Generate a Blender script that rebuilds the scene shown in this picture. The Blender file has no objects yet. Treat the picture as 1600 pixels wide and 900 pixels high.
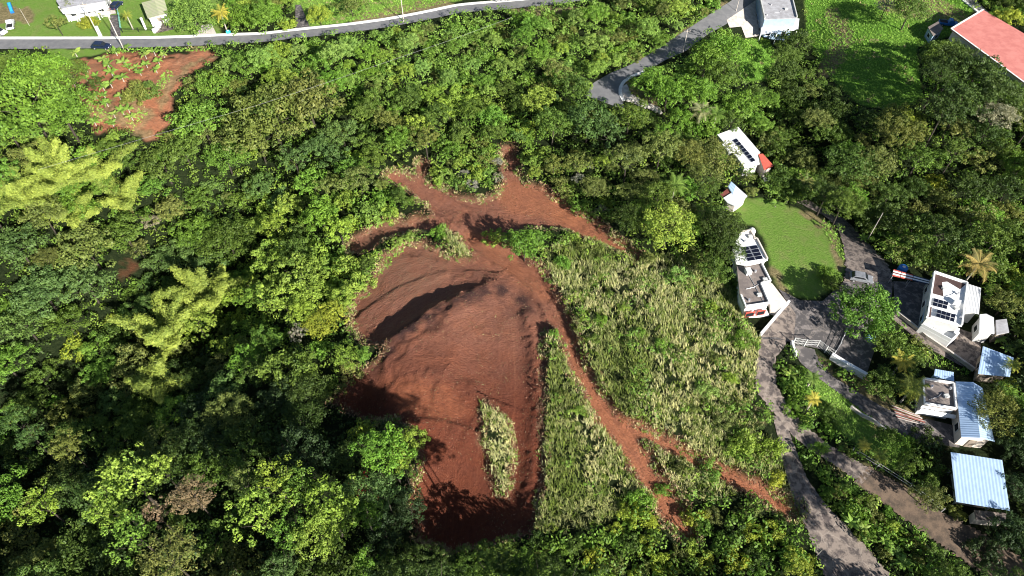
import bpy, math, random
import numpy as np
from mathutils import Vector, Matrix, geometry
random.seed(7); RG = np.random.default_rng(11)
S = bpy.context.scene
COL = S.collection
# ------------------------------------------------------------ camera, sky, sun, exposure
F, PITCH, CH = 1101.0, math.radians(51.0), 103.0
SP, CP = math.sin(PITCH), math.cos(PITCH)
cam = bpy.data.cameras.new('camera'); co = bpy.data.objects.new('camera', cam); COL.objects.link(co)
co.location = (0, 0, CH); co.rotation_euler = (math.pi/2-PITCH, 0, 0)
cam.sensor_fit = 'HORIZONTAL'; cam.angle = 2*math.atan(800/F); cam.clip_end = 6000; cam.clip_start = 0.5
S.camera = co
SUN_EL, SAZ = math.radians(28), (0.60, -0.80)
w = bpy.data.worlds.new('World'); S.world = w; w.use_nodes = True
wn = w.node_tree.nodes; bg = wn['Background']; sky = wn.new('ShaderNodeTexSky'); sky.sky_type = 'NISHITA'; sky.sun_disc = False
sky.sun_elevation = SUN_EL; sky.sun_rotation = math.atan2(SAZ[0], SAZ[1]); sky.air_density = 1.0; sky.dust_density = 0.6
w.node_tree.links.new(sky.outputs[0], bg.inputs[0]); bg.inputs[1].default_value = 0.05
sl = bpy.data.lights.new('sun', 'SUN'); sl.energy = 5.0; sl.angle = math.radians(0.5); sl.color = (1.0, 0.955, 0.88)
so = bpy.data.objects.new('sun', sl); COL.objects.link(so)
so.rotation_euler = Vector((SAZ[0]*math.cos(SUN_EL), SAZ[1]*math.cos(SUN_EL), math.sin(SUN_EL))).to_track_quat('Z', 'Y').to_euler()
so.location = (60, -80, 200)
S.view_settings.view_transform = 'Standard'; S.view_settings.look = 'None'; S.view_settings.gamma = 1.0
S.view_settings.exposure = 1.12
S.cycles.filter_width = 1.05; S.cycles.max_bounces = 4; S.cycles.diffuse_bounces = 2; S.cycles.glossy_bounces = 2; S.cycles.transmission_bounces = 2

# ------------------------------------------------------------ projection helpers (photo pixels at 1600 wide)
def project(x, y, z):
    zz = z - CH
    d = y*CP - zz*SP; up = y*SP + zz*CP
    d = np.where(d < 1, 1e-3, d)
    return 800 + F*x/d, 450 - F*up/d, d
def plane(u, v, z=0.0):
    a = (u-800)/F; b = (450-v)/F
    dz = -SP + b*CP; t = (z-CH)/dz
    return np.array([a*t, (CP+b*SP)*t])
def plpts(pts, z=0.0): return np.array([plane(p[0], p[1], z) for p in pts])

def vnoise(x, y, seed=0):
    xi = np.floor(x).astype(np.int64); yi = np.floor(y).astype(np.int64); fx = x-xi; fy = y-yi
    fx = fx*fx*(3-2*fx); fy = fy*fy*(3-2*fy)
    def hsh(i, j):
        n = (i*374761393 + j*668265263 + seed*974634777) & 0xffffffff
        n = ((n ^ (n >> 13))*1274126177) & 0xffffffff
        return ((n ^ (n >> 16)) & 0xffff)/65535.0
    return (hsh(xi, yi)*(1-fx)+hsh(xi+1, yi)*fx)*(1-fy)+(hsh(xi, yi+1)*(1-fx)+hsh(xi+1, yi+1)*fx)*fy
def fbm(x, y, seed=0, o=3):
    s = 0; a = 1; t = 0
    for k in range(o):
        s = s + a*vnoise(x*2**k, y*2**k, seed+k); t += a; a *= .5
    return s/t
def pdist(px, py, pts):
    """distance to a polyline, and signed side (+ = to its right walking along it)"""
    best = np.full(np.shape(px), 1e9); side = np.zeros(np.shape(px))
    for a, b in zip(pts[:-1], pts[1:]):
        dx, dy = b[0]-a[0], b[1]-a[1]; L = dx*dx+dy*dy+1e-9
        t = np.clip(((px-a[0])*dx+(py-a[1])*dy)/L, 0, 1)
        ex = px-a[0]-t*dx; ey = py-a[1]-t*dy; d = np.hypot(ex, ey)
        m = d < best; best = np.where(m, d, best); side = np.where(m, np.sign(ex*dy-ey*dx), side)
    return best, side
def inpoly(u, v, poly):
    ins = np.zeros(np.shape(u), bool); n = len(poly)
    for i in range(n):
        x1, y1 = poly[i]; x2, y2 = poly[(i+1) % n]
        if y1 == y2: continue
        c = (y1 > v) != (y2 > v)
        ins ^= c & (u < (x2-x1)*(v-y1)/(y2-y1)+x1)
    return ins
def instroke(u, v, st):
    r = np.zeros(np.shape(u), bool)
    for a, b in zip(st[:-1], st[1:]):
        dx, dy = b[0]-a[0], b[1]-a[1]; L = dx*dx+dy*dy+1e-9
        t = np.clip(((u-a[0])*dx+(v-a[1])*dy)/L, 0, 1)
        r |= np.hypot(u-a[0]-t*dx, v-a[1]-t*dy) < a[2]+(b[2]-a[2])*t
    return r

# ------------------------------------------------------------ what the photograph shows where (pixel outlines)
CLEAR = [(630,377),(600,398),(588,430),(562,458),(547,490),(543,515),(575,535),(606,545),(592,562),(575,570),(535,600),(515,630),(560,650),(620,662),(650,682),(655,720),(640,760),(650,840),(700,862),(760,850),(800,840),(830,835),(846,780),(851,690),(850,600),(851,530),(860,505),(885,520),(882,490),(862,440),(850,415),(810,402),(770,385),(745,365),(715,345),(700,350),(722,385),(735,402),(720,402),(690,388),(655,375)]
STROKES = [
 [(610,275,8),(640,280,13),(680,310,19),(720,335,26),(745,372,24),(800,412,24),(850,452,22),(872,490,16),(888,530,14),(908,580,15),(937,630,17),(965,670,19),(992,705,19),(1017,745,19),(1047,788,20),(1075,835,14)],
 [(795,232,9),(800,275,16),(805,312,30),(850,325,30),(900,345,20),(940,365,14),(975,385,9),(1000,402,8)],
 [(720,330,22),(780,335,30),(830,330,26)],
 [(552,385,12),(585,366,15),(640,350,12),(700,347,15)],
 [(955,655,10),(1000,670,12),(1050,702,13),(1100,727,12),(1150,747,14),(1200,775,14),(1238,798,12)],
 [(660,250,7),(664,280,9)],
]
ISLAND = [(755,625),(785,650),(803,690),(803,745),(788,775),(768,735),(752,680)]
GARDEN = [(108,98),(135,91),(165,85),(205,82),(250,83),(335,80),(342,90),(320,103),(295,118),(268,150),(272,180),(245,215),(225,222),(212,205),(150,205),(130,165),(100,125)]
RAVINE = [(185,412),(192,404),(205,402),(214,410),(220,420),(210,428),(205,440),(196,432),(188,434)]
LAWN1 = [(-40,-40),(345,-40),(345,55),(-40,62)]
LAWN1B = [(75,76),(180,76),(150,86),(110,92),(100,108),(82,96)]
LAWN2 = [(1165,308),(1205,312),(1250,328),(1290,350),(1312,385),(1320,425),(1300,452),(1270,468),(1240,462),(1212,442),(1203,410),(1195,375),(1178,352),(1150,350),(1150,325)]
PAST = [(1255,-20),(1480,-20),(1520,15),(1500,50),(1432,75),(1440,150),(1420,165),(1380,170),(1345,165),(1300,125),(1262,60)]
PAST2 = [(1160,62),(1200,60),(1215,90),(1200,125),(1165,130),(1150,110)]
LAWN3 = [(470,-20),(840,-20),(700,4),(620,22),(535,36),(480,42),(455,10)]
BLOT = [(1275,590),(1300,600),(1400,670),(1425,700),(1400,735),(1330,690),(1270,640)]
G1 = [(850,390),(900,362),(960,395),(1010,402),(1060,395),(1120,420),(1165,480),(1188,525),(1185,600),(1175,650),(1215,700),(1232,765),(1150,732),(1060,692),(990,662),(950,640),(915,590),(897,530),(885,470),(858,420)]
G2 = [(862,512),(880,560),(905,605),(945,665),(985,720),(1015,765),(1035,800),(1000,790),(950,815),(900,830),(850,835),(836,820),(850,780),(855,680)]
G4 = [(1015,690),(1060,718),(1120,745),(1150,768),(1130,790),(1090,780),(1035,745)]
G5 = [(665,262),(700,232),(755,228),(785,245),(782,275),(760,292),(720,292),(690,288)]
G6 = [(830,235),(900,225),(960,245),(975,300),(960,345),(920,330),(870,300),(830,285)]
G7 = [(735,230),(790,228),(780,290),(700,300),(670,270)]
RIM = [(690,352),(704,362),(722,385),(738,402),(728,404),(706,390),(690,372)]
# roads and yards, as pairs of edges
ROADA = ([(-60,61),(0,61),(150,61),(250,60),(310,58),(345,56),(410,54),(470,47),(540,40),(600,32),(660,21),(715,9),(800,2),(870,-4),(940,-16)],
         [(-60,77),(0,77),(150,76),(250,74),(330,71),(400,67),(465,60),(540,52),(600,44),(665,32),(720,20),(800,14),(880,6),(950,-6)])
ROADB = ([(1165,-16),(1142,2),(1110,22),(1080,42),(1050,62),(1020,82),(985,102),(955,114),(925,131),(915,150)],
         [(1195,-6),(1165,17),(1135,38),(1103,56),(1072,80),(1040,94),(1008,113),(985,121),(970,134),(975,172)])
ROADC = ([(1245,316),(1285,336),(1307,353),(1318,382),(1321,420),(1318,442)],
         [(1262,312),(1290,328),(1320,343),(1357,380),(1388,415),(1395,442)])
ROADD = ([(1238,538),(1250,567),(1280,592),(1320,622),(1360,652),(1400,676),(1445,700)],
         [(1272,546),(1280,566),(1300,588),(1340,613),(1380,637),(1422,655),(1500,676)])
ROADE = ([(1188,530),(1181,570),(1180,610),(1205,642),(1235,677),(1262,702),(1300,724),(1345,757)],
         [(1232,532),(1211,560),(1213,600),(1233,640),(1262,670),(1300,698),(1345,724)][0:7]+[(1365,738)])
ROADF = ([(1333,754),(1395,797),(1435,828),(1495,870),(1550,905),(1600,940)],
         [(1357,729),(1405,755),(1455,790),(1530,830),(1600,875),(1660,915)])
ROADG = ([(1207,650),(1217,690),(1224,730),(1242,790),(1266,840),(1277,872),(1300,930)],
         [(1224,650),(1238,690),(1262,750),(1290,788),(1332,832),(1388,895),(1415,930)])
YARDA = [(1216,452),(1250,470),(1285,471),(1318,441),(1357,441),(1395,441),(1392,470),(1345,525),(1310,547),(1290,548),(1240,537),(1232,532),(1188,530),(1196,518),(1232,476)]
YARDP = [(1186,527),(1232,476),(1243,492),(1241,520),(1238,537),(1215,528)]
PARKB = [(1325,518),(1372,528),(1352,588),(1300,562)]
PARKC = [(1395,440),(1452,442),(1446,500),(1437,512),(1398,482)]
YARDH = [(1398,482),(1437,511),(1485,536),(1500,515),(1530,525),(1532,545),(1527,580),(1500,572),(1450,545),(1395,500)]
YARDT = [(1135,32),(1160,15),(1182,0),(1188,30),(1192,56),(1165,60),(1158,42),(1140,44)]
DRV1 = [(173,24),(187,24),(189,60),(173,61)]
DRV2 = [(250,24),(264,21),(273,46),(243,53),(251,40)]
DRV3 = [(316,40),(331,38),(340,57),(304,59)]
DRV4 = [(462,8),(470,8),(485,44),(461,48)]
DRV5 = [(164,0),(174,2),(182,22),(168,24)]
APRON = [(969,138),(974,157),(1000,166),(1034,179),(1033,170),(1003,157),(987,148),(979,132)]
YARDK = [(1447,655),(1500,668),(1502,684),(1498,700),(1450,694),(1420,668)]
def rp(r): return list(r[0]) + list(r[1])[::-1]
HARD = [rp(r) for r in (ROADA, ROADB, ROADC, ROADD, ROADE, ROADF, ROADG)] + [YARDA, PARKB, PARKC, YARDH, YARDT, DRV1, DRV2, DRV3, DRV4, DRV5, APRON, YARDK]
OPEN = [GARDEN, LAWN1, LAWN1B, LAWN2, PAST, PAST2, LAWN3, BLOT]
CANE = [G1, G2, G4, ISLAND, RIM]

# ------------------------------------------------------------ terrain
def hbig(x, y):
    h = 0*x
    V1 = plpts([(520,190),(400,260),(290,340),(205,440),(90,540),(-80,650),(-300,760)], -5)
    d, s = pdist(x, y, V1)
    wd = np.where(s > 0, 21.0, 42.0)
    # the near-camera side is the long slope; choose it by testing which side the clearing is on
    dc, sc = pdist(np.array([plane(600,600)[0]]), np.array([plane(600,600)[1]]), V1)
    wd = np.where(s == sc[0], 40.0, 20.0)
    dr = (V1[1]-V1[0])/np.linalg.norm(V1[1]-V1[0]); fd = np.clip(((x-V1[0][0])*dr[0]+(y-V1[0][1])*dr[1]+4)/45, 0, 1); fd = fd*fd*(3-2*fd)
    h = h - 19*np.exp(-(d/wd)**2)*fd
    V2 = plpts([(1235,30),(1225,150),(1250,250),(1340,320),(1480,350),(1700,380)], -3)
    d, s = pdist(x, y, V2); h = h - 6*np.exp(-(d/13.0)**2)
    c = plane(1010, 540); h = h + 4.0*np.exp(-((x-c[0])**2+(y-c[1])**2)/30.0**2)
    c = plane(600, 60); h = h - 3.5*np.exp(-(((x-c[0])/60)**2+((y-c[1])/14)**2)) * 0
    c = plane(685, 790); h = h - 7.0*np.exp(-(((x-c[0])/12)**2+((y-c[1])/11)**2))
    c = plane(560, 620); h = h - 4.6*np.exp(-(((x-c[0])/8)**2+((y-c[1])/7)**2))
    h = h + 1.2*(fbm(x/26+5, y/26+9, 3)-.5)
    far = np.clip((np.hypot(x, y-110)-230)/500, 0, 1); h = h + far*40*(fbm(x/320, y/320, 8)-.4)
    return h
def axis(a, b, st, lo, hi):
    c = list(np.arange(a, b+1e-6, st)); g = st
    up = [c[-1]]; 
    while up[-1] < hi: g *= 1.35; up.append(up[-1]+g)
    g = st; dn = [c[0]]
    while dn[-1] > lo: g *= 1.35; dn.append(dn[-1]-g)
    return np.array(dn[:0:-1]+c+up[1:])
ST = 0.30
XS = axis(-165, 165, ST, -2500, 2500); YS = axis(18, 214, ST, -2500, 2800)
GX, GY = np.meshgrid(XS, YS)
GH = hbig(GX, GY)
PU, PV, PD = project(GX, GY, GH)
PU = np.where(PD < 5, -9999, PU)
nz = (fbm(GX/2.2, GY/2.2, 21, 5)-.5)*1.25; nz2 = (fbm(GX/2.2+40, GY/2.2, 31, 5)-.5)*1.25
UU = PU+nz*15; VV = PV+nz2*13
def blur(a, r):
    for ax in (0, 1):
        c = np.cumsum(np.pad(a, [(r+1, r) if k == ax else (0, 0) for k in (0, 1)], mode='edge'), axis=ax)
        n = a.shape[ax]
        a = (np.take(c, np.arange(2*r+1, 2*r+1+n), axis=ax)-np.take(c, np.arange(0, n), axis=ax))/(2*r+1)
    return a
def dirtmask(U, V):
    m = inpoly(U, V, CLEAR)
    for s in STROKES: m |= instroke(U, V, s)
    m &= ~inpoly(U, V, ISLAND)
    m &= ~inpoly(U, V, RIM)
    return m
DM = dirtmask(UU, VV)
dirt = DM.astype(float)
rav = (inpoly(UU, VV, RAVINE) & (fbm(GX/1.3, GY/1.3, 27) > .44)).astype(float)
gard = inpoly(UU, VV, GARDEN).astype(float)
hardm = np.zeros_like(GH)
for p in HARD: hardm = np.maximum(hardm, inpoly(PU, PV, p))
lawn = np.zeros_like(GH)
for p in (LAWN1, LAWN1B, LAWN2, PAST, PAST2, LAWN3, BLOT): lawn = np.maximum(lawn, inpoly(PU+nz*4, PV+nz2*4, p))
cane = np.zeros_like(GH)
for p in CANE: cane = np.maximum(cane, inpoly(UU, VV, p))
past = np.maximum(inpoly(UU, VV, PAST), inpoly(UU, VV, PAST2)).astype(float)
# cuts: the machine tracks and platforms lie lower than the ground round them
dsm = blur(dirt, 1)
GH = GH - 1.0*dsm + gard*1.5*(fbm(GX/3.5, GY/3.5, 61)-.5)
edge = blur(dirt, 3)*(1-blur(dirt, 3))*4
GH += edge*(0.75*fbm(GX/1.3, GY/1.3, 5)-.15)*0.8
# scarps of the benches: steep face to the upper left, long even bench behind
ARC1 = plpts([(572,545),(610,535),(650,512),(690,492),(730,470),(770,458),(800,462),(818,480)], -1)
ARC2 = plpts([(600,612),(625,597),(660,592),(700,596),(735,612)], -1)
TRK = [ARC1, ARC2] + [plpts([(a, b) for a, b, c in s], 0) for s in STROKES]
TRK.append(plpts([(815,470),(828,520),(835,600),(832,700),(828,800)], 0))
def scarp(arc, h, back, face, side):
    d, s = pdist(GX, GY, arc)
    f = np.where(s == side, np.exp(-(d/back)**2), np.exp(-(d/face)**2)*1.0)
    return h*f
ref = plane(730, 540); _, sd = pdist(np.array([ref[0]]), np.array([ref[1]]), ARC1)
wob = fbm(GX/3, GY/3, 12)
fade1 = np.clip((812-PU)/110, 0, 1)*np.clip((PU-555)/50, .2, 1)
GH += scarp(ARC1, 2.9, 13, 2.6, sd[0])*blur(dirt, 4)*(.7+.6*wob)*fade1
ref = plane(670, 640); _, sd2 = pdist(np.array([ref[0]]), np.array([ref[1]]), ARC2)
GH += scarp(ARC2, 0.7, 8, 1.5, sd2[0])*(.3+1.2*fbm(GX/2, GY/2, 19))*dirt
for arc, hh_, sgn in ((plpts([(560,470),(620,440),(690,425),(760,430)], -1), .28, sd[0]), (plpts([(640,660),(690,668),(735,680)], -3), .7, sd[0]), (plpts([(700,345),(760,372),(815,405),(850,440),(870,480)], 0), .6, -sd[0]), (plpts([(655,395),(710,415),(760,440)], -1), .22, sd[0])):
    GH += scarp(arc, hh_, 4, .6, sgn)*(.5+.9*fbm(GX/.9, GY/.9, 23))*dirt
d1c, _ = pdist(GX, GY, TRK[2]); GH += dirt*(.42*np.exp(-((d1c-2.6)/.6)**2)-.2*np.exp(-(d1c/2)**2))*(.3+1.3*fbm(GX/1.4, GY/1.4, 29))
RID = plpts([(822,500),(836,560),(838,640),(832,720),(826,800)], 0)
dR, _ = pdist(GX, GY, RID); GH += .75*np.exp(-(dR/1.3)**2)*dirt*(.5+.9*fbm(GX/.7, GY/.7, 37))
calm = 1-blur(np.maximum(hardm, np.maximum(lawn*(1-past), 0)), 3)
GH += calm*(0.10*(fbm(GX/0.9, GY/0.9, 41)-.5)+0.20*(fbm(GX/2.6, GY/2.6, 43)-.5))
tk = np.full(GX.shape, 1e9)
for i, t in enumerate(TRK):
    d, s = pdist(GX, GY, t); tk = np.minimum(tk, d + (0 if i < 2 else 0))
GH -= dirt*0.018*np.sin(tk*2.6+4*fbm(GX/4, GY/4, 9))
GH += np.maximum(dirt*.13, gard*.3)*(fbm(GX/.7, GY/.7, 47, 3)-.5)
def hgt(x, y):
    x = np.asarray(x, float); y = np.asarray(y, float)
    i = np.clip(np.searchsorted(XS, x)-1, 0, len(XS)-2); j = np.clip(np.searchsorted(YS, y)-1, 0, len(YS)-2)
    fx = np.clip((x-XS[i])/(XS[i+1]-XS[i]), 0, 1); fy = np.clip((y-YS[j])/(YS[j+1]-YS[j]), 0, 1)
    return (GH[j, i]*(1-fx)+GH[j, i+1]*fx)*(1-fy)+(GH[j+1, i]*(1-fx)+GH[j+1, i+1]*fx)*fy
def at(u, v, off=0.0):
    """point of the ground (raised by off) seen at photo pixel u, v"""
    z = off
    for _ in range(14):
        p = plane(u, v, z); z = 0.5*z+0.5*(float(hgt(p[0], p[1]))+off)
    p = plane(u, v, z); return Vector((p[0], p[1], z))

# ------------------------------------------------------------ materials
MATS = {}
def nodes(name):
    m = bpy.data.materials.new(name); m.use_nodes = True; nt = m.node_tree; b = nt.nodes['Principled BSDF']; MATS[name] = m
    return m, nt, b
def N(nt, t, **kw):
    n = nt.nodes.new(t)
    for k, v in kw.items():
        if k in n.inputs: n.inputs[k].default_value = v
        else: setattr(n, k, v)
    return n
def mixc(nt, f, a, b, mode='MIX'):
    n = nt.nodes.new('ShaderNodeMix'); n.data_type = 'RGBA'; n.blend_type = mode
    for sock, val in ((n.inputs[0], f), (n.inputs[6], a), (n.inputs[7], b)):
        if hasattr(val, 'links') : nt.links.new(val, sock)
        elif isinstance(val, (tuple, list)): sock.default_value = (*val, 1)
        else: sock.default_value = val
    return n.outputs[2]
def ramp(nt, src, a, b, lo=0.0, hi=1.0):
    n = nt.nodes.new('ShaderNodeMapRange'); n.inputs[1].default_value = a; n.inputs[2].default_value = b
    n.inputs[3].default_value = lo; n.inputs[4].default_value = hi; nt.links.new(src, n.inputs[0]); return n.outputs[0]
def noise(nt, scale, det=4, coord=None, vec=None, rough=.6):
    n = N(nt, 'ShaderNodeTexNoise', Scale=scale, Detail=det, Roughness=rough)
    if vec is None: vec = N(nt, 'ShaderNodeNewGeometry').outputs['Position']
    nt.links.new(vec, n.inputs['Vector']); return n.outputs[0]
def simple(name, c, rough=.7, metal=0.0, var=.25, scale=1.5, bump=0.0, c2=None, lo=.4, hi=.65, spec=.3):
    m, nt, b = nodes(name)
    f = ramp(nt, noise(nt, scale, 6, rough=.65), lo, hi)
    c2 = c2 or tuple(x*(1-var) for x in c)
    nt.links.new(mixc(nt, f, c, c2), b.inputs['Base Color'])
    b.inputs['Roughness'].default_value = rough; b.inputs['Metallic'].default_value = metal; b.inputs['Specular IOR Level'].default_value = spec
    if bump:
        bn = N(nt, 'ShaderNodeBump', Strength=bump, Distance=.08); nt.links.new(noise(nt, scale*6, 4), bn.inputs['Height']); nt.links.new(bn.outputs[0], b.inputs['Normal'])
    return m
# ground
m, nt, b = nodes('ground')
def attr(nt, n): a = nt.nodes.new('ShaderNodeAttribute'); a.attribute_name = n; return a.outputs['Fac']
n1 = noise(nt, .35, 6); n2 = noise(nt, 1.6, 6); n3 = noise(nt, 3.2, 6, rough=.75)
floor_c = mixc(nt, ramp(nt, n2, .4, .6), (.014, .024, .008), (.028, .040, .014))
# red earth: broad tone changes, track lines that follow the machine, pale dry crumbs
wv = N(nt, 'ShaderNodeMath', operation='MULTIPLY_ADD'); nt.links.new(n1, wv.inputs[0]); wv.inputs[1].default_value = 1.8; nt.links.new(attr(nt, 'tk'), wv.inputs[2])
comb = N(nt, 'ShaderNodeCombineXYZ'); nt.links.new(wv.outputs[0], comb.inputs[0])
geo = N(nt, 'ShaderNodeNewGeometry'); sep = N(nt, 'ShaderNodeSeparateXYZ'); nt.links.new(geo.outputs['Position'], sep.inputs[0])
sx = N(nt, 'ShaderNodeMath', operation='MULTIPLY'); nt.links.new(sep.outputs[0], sx.inputs[0]); sx.inputs[1].default_value = .11
nt.links.new(sx.outputs[0], comb.inputs[1])
st = noise(nt, 2.6, 7, vec=comb.outputs[0], rough=.75)
red = mixc(nt, ramp(nt, n1, .35, .65), (.34, .138, .082), (.30, .135, .092))
red = mixc(nt, ramp(nt, n2, .50, .62, 0, .6), red, (.21, .088, .060))
red = mixc(nt, attr(nt, 'orange'), red, mixc(nt, ramp(nt, n2, .35, .65), (.52, .20, .10), (.40, .15, .075)))
red = mixc(nt, ramp(nt, st, .47, .60, 0, .5), red, (.235, .100, .068))
red = mixc(nt, ramp(nt, st, .45, .36, 0, .4), red, (.46, .23, .14))
red = mixc(nt, ramp(nt, n3, .60, .72, 0, .6), red, (.42, .25, .18))
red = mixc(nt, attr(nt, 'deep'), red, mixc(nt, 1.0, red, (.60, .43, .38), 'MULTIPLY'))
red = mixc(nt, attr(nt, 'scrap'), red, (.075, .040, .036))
pale = mixc(nt, ramp(nt, n2, .42, .6), (.30, .16, .095), (.36, .27, .17))
red = mixc(nt, attr(nt, 'pale'), red, pale)
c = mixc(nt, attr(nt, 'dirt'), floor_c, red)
lw = mixc(nt, ramp(nt, n2, .35, .65), (.16, .30, .045), (.22, .34, .07))
lw = mixc(nt, ramp(nt, n1, .50, .68, 0, .6), lw, (.26, .28, .10))
lw = mixc(nt, ramp(nt, n3, .55, .7, 0, .35), lw, (.09, .18, .03))
lw = mixc(nt, attr(nt, 'rough'), lw, (.13, .27, .035))
c = mixc(nt, attr(nt, 'lawn'), c, lw)
tl = mixc(nt, ramp(nt, n2, .4, .6), (.33, .27, .14), (.20, .17, .08))
c = mixc(nt, attr(nt, 'tan'), c, tl)
nt.links.new(c, b.inputs['Base Color']); b.inputs['Roughness'].default_value = .95; b.inputs['Specular IOR Level'].default_value = .1
hs = N(nt, 'ShaderNodeMath', operation='ADD'); stm = N(nt, 'ShaderNodeMath', operation='MULTIPLY'); nt.links.new(st, stm.inputs[0]); stm.inputs[1].default_value = .55; nt.links.new(stm.outputs[0], hs.inputs[0]); n3b = N(nt, 'ShaderNodeMath', operation='MULTIPLY'); nt.links.new(n3, n3b.inputs[0]); n3b.inputs[1].default_value = 2.2; nt.links.new(n3b.outputs[0], hs.inputs[1])
bn = N(nt, 'ShaderNodeBump', Strength=1.0, Distance=.36); nt.links.new(hs.outputs[0], bn.inputs['Height']); nt.links.new(bn.outputs[0], b.inputs['Normal'])

def leafmat(name, usecol=True, trans=.20):
    m, nt, b = nodes(name)
    b.inputs['Roughness'].default_value = .55; b.inputs['Specular IOR Level'].default_value = .25
    a = nt.nodes.new('ShaderNodeAttribute'); a.attribute_name = 'tint'
    if usecol: base = N(nt, 'ShaderNodeObjectInfo').outputs['Color']
    else:
        a2 = nt.nodes.new('ShaderNodeAttribute'); a2.attribute_name = 'col'; base = a2.outputs['Color']
    c = mixc(nt, ramp(nt, a.outputs['Fac'], 0, 1), mixc(nt, 1.0, base, (.55, .62, .62), 'MULTIPLY'), mixc(nt, 1.0, base, (1.5, 1.36, 1.25), 'MULTIPLY'))
    nt.links.new(c, b.inputs['Base Color'])
    tr = nt.nodes.new('ShaderNodeBsdfTranslucent'); nt.links.new(mixc(nt, 1.0, c, (1.25, 1.3, .7), 'MULTIPLY'), tr.inputs[0])
    mx = nt.nodes.new('ShaderNodeMixShader'); mx.inputs[0].default_value = trans
    nt.links.new(b.outputs[0], mx.inputs[1]); nt.links.new(tr.outputs[0], mx.inputs[2])
    nt.links.new(mx.outputs[0], nt.nodes['Material Output'].inputs[0])
    return m
LEAF = leafmat('leaf'); LEAFC = leafmat('leaf_mixed', False)
BARK = simple('bark', (.055, .045, .035), .9, bump=.5, scale=3)
PALEBARK = simple('pale_bark', (.42, .38, .32), .9, bump=.4, scale=3)
CULM = simple('bamboo_culm', (.32, .30, .10), .6)
ASPH = simple('asphalt', (.15, .15, .158), .9, c2=(.20, .197, .20), scale=.5, bump=.3)
ASPHD = simple('old_asphalt', (.085, .078, .078), .9, c2=(.24, .21, .195), scale=1.1, bump=.6, lo=.5, hi=.62)
def cracked(name, c, c2, line, sc=.30, lo=.43, hi=.58):
    m = simple(name, c, .92, c2=c2, scale=1.0, bump=.6, lo=lo, hi=hi); nt = m.node_tree; b = nt.nodes['Principled BSDF']; src = b.inputs['Base Color'].links[0].from_socket
    g = N(nt, 'ShaderNodeNewGeometry'); nz_ = N(nt, 'ShaderNodeTexNoise', Scale=.8, Detail=4.0); nt.links.new(g.outputs['Position'], nz_.inputs['Vector'])
    va = N(nt, 'ShaderNodeVectorMath', operation='MULTIPLY_ADD'); nt.links.new(nz_.outputs[1], va.inputs[0]); va.inputs[1].default_value = (2, 2, 2); nt.links.new(g.outputs['Position'], va.inputs[2])
    vo = N(nt, 'ShaderNodeTexVoronoi', feature='DISTANCE_TO_EDGE', Scale=sc); nt.links.new(va.outputs[0], vo.inputs['Vector'])
    nt.links.new(mixc(nt, ramp(nt, vo.outputs['Distance'], .008, .025, .38, 0), src, line), b.inputs['Base Color']); return m
CONC = cracked('worn_concrete', (.24, .195, .165), (.085, .070, .066), (.40, .34, .29))
ASPHD = cracked('patched_asphalt', (.085, .078, .078), (.21, .185, .175), (.27, .23, .20), sc=.22, lo=.5, hi=.62)
CONCP = simple('pale_concrete', (.58, .53, .48), .85, c2=(.40, .35, .31), scale=.9, bump=.3)
KERB = simple('kerb_paint', (.78, .77, .74), .8, var=.25, scale=2.5)
DRYDIRT = simple('dry_track', (.17, .12, .085), .95, c2=(.075, .058, .045), scale=.9, bump=.8)
WHITE = simple('white_paint', (.80, .80, .79), .6, c2=(.60, .58, .54), scale=1.6, lo=.56, hi=.8)
CREAM = simple('cream_paint', (.72, .64, .56), .7, var=.15, scale=.9)
WALL = simple('wall_paint', (.55, .55, .53), .8, var=.2, scale=.8)
BLUEW = simple('blue_paint', (.30, .42, .56), .7, var=.2, scale=.8)
GREYR = simple('grey_roof', (.42, .42, .44), .85, c2=(.27, .26, .27), scale=.8, lo=.38, hi=.7)
DARKR = simple('weathered_slab', (.16, .135, .125), .9, c2=(.29, .24, .21), scale=.55, lo=.42, hi=.7, bump=.2)
BROWNR = simple('brown_coating', (.085, .05, .045), .85, var=.3, scale=1.2)
REDR = simple('red_roof', (.60, .225, .19), .6, c2=(.50, .17, .145), scale=.5, lo=.4, hi=.62)
REDR2 = simple('red_tile', (.55, .10, .07), .7, var=.25, scale=2)
MAROON = simple('maroon_sheet', (.20, .06, .05), .7)
GREENR = simple('green_roof', (.36, .40, .22), .7, c2=(.42, .40, .28), scale=.7)
METAL_SKYTINT = simple('sky_tinted_roof_metal', (.50, .67, .90), .38, metal=.25, var=.12, scale=.7, spec=.5)  # pale blue is sky reflection in shade, put into white metal's colour
WMETAL = simple('white_sheet_metal', (.78, .79, .80), .45, metal=.15, var=.12, scale=.8, spec=.5)
GLASS = simple('dark_glass', (.02, .025, .03), .12, spec=.6)
SOLAR = simple('solar_cell', (.008, .010, .022), .2, spec=.5)
ALU = simple('aluminium', (.7, .7, .72), .4, metal=.6)
BLACK = simple('rubber', (.02, .02, .02), .8)
NAVY = simple('navy_car', (.012, .022, .06), .25, spec=.6)
CARW = simple('white_car', (.75, .75, .76), .3, spec=.5)
BLUEP = simple('blue_plastic', (.02, .16, .50), .4, spec=.5)
CYAN = simple('cyan_water', (.05, .55, .75), .2, spec=.5)
TEAL = simple('teal_mesh', (.20, .45, .36), .6)
WOOD = simple('grey_wood', (.30, .25, .20), .9, var=.35, scale=2)
REDW = simple('red_boards', (.42, .15, .12), .8, var=.5, scale=2)
PETAL = simple('red_flower', (.65, .06, .03), .6)
ROCK = simple('pale_rock', (.60, .56, .50), .9, var=.3, scale=2)

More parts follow.
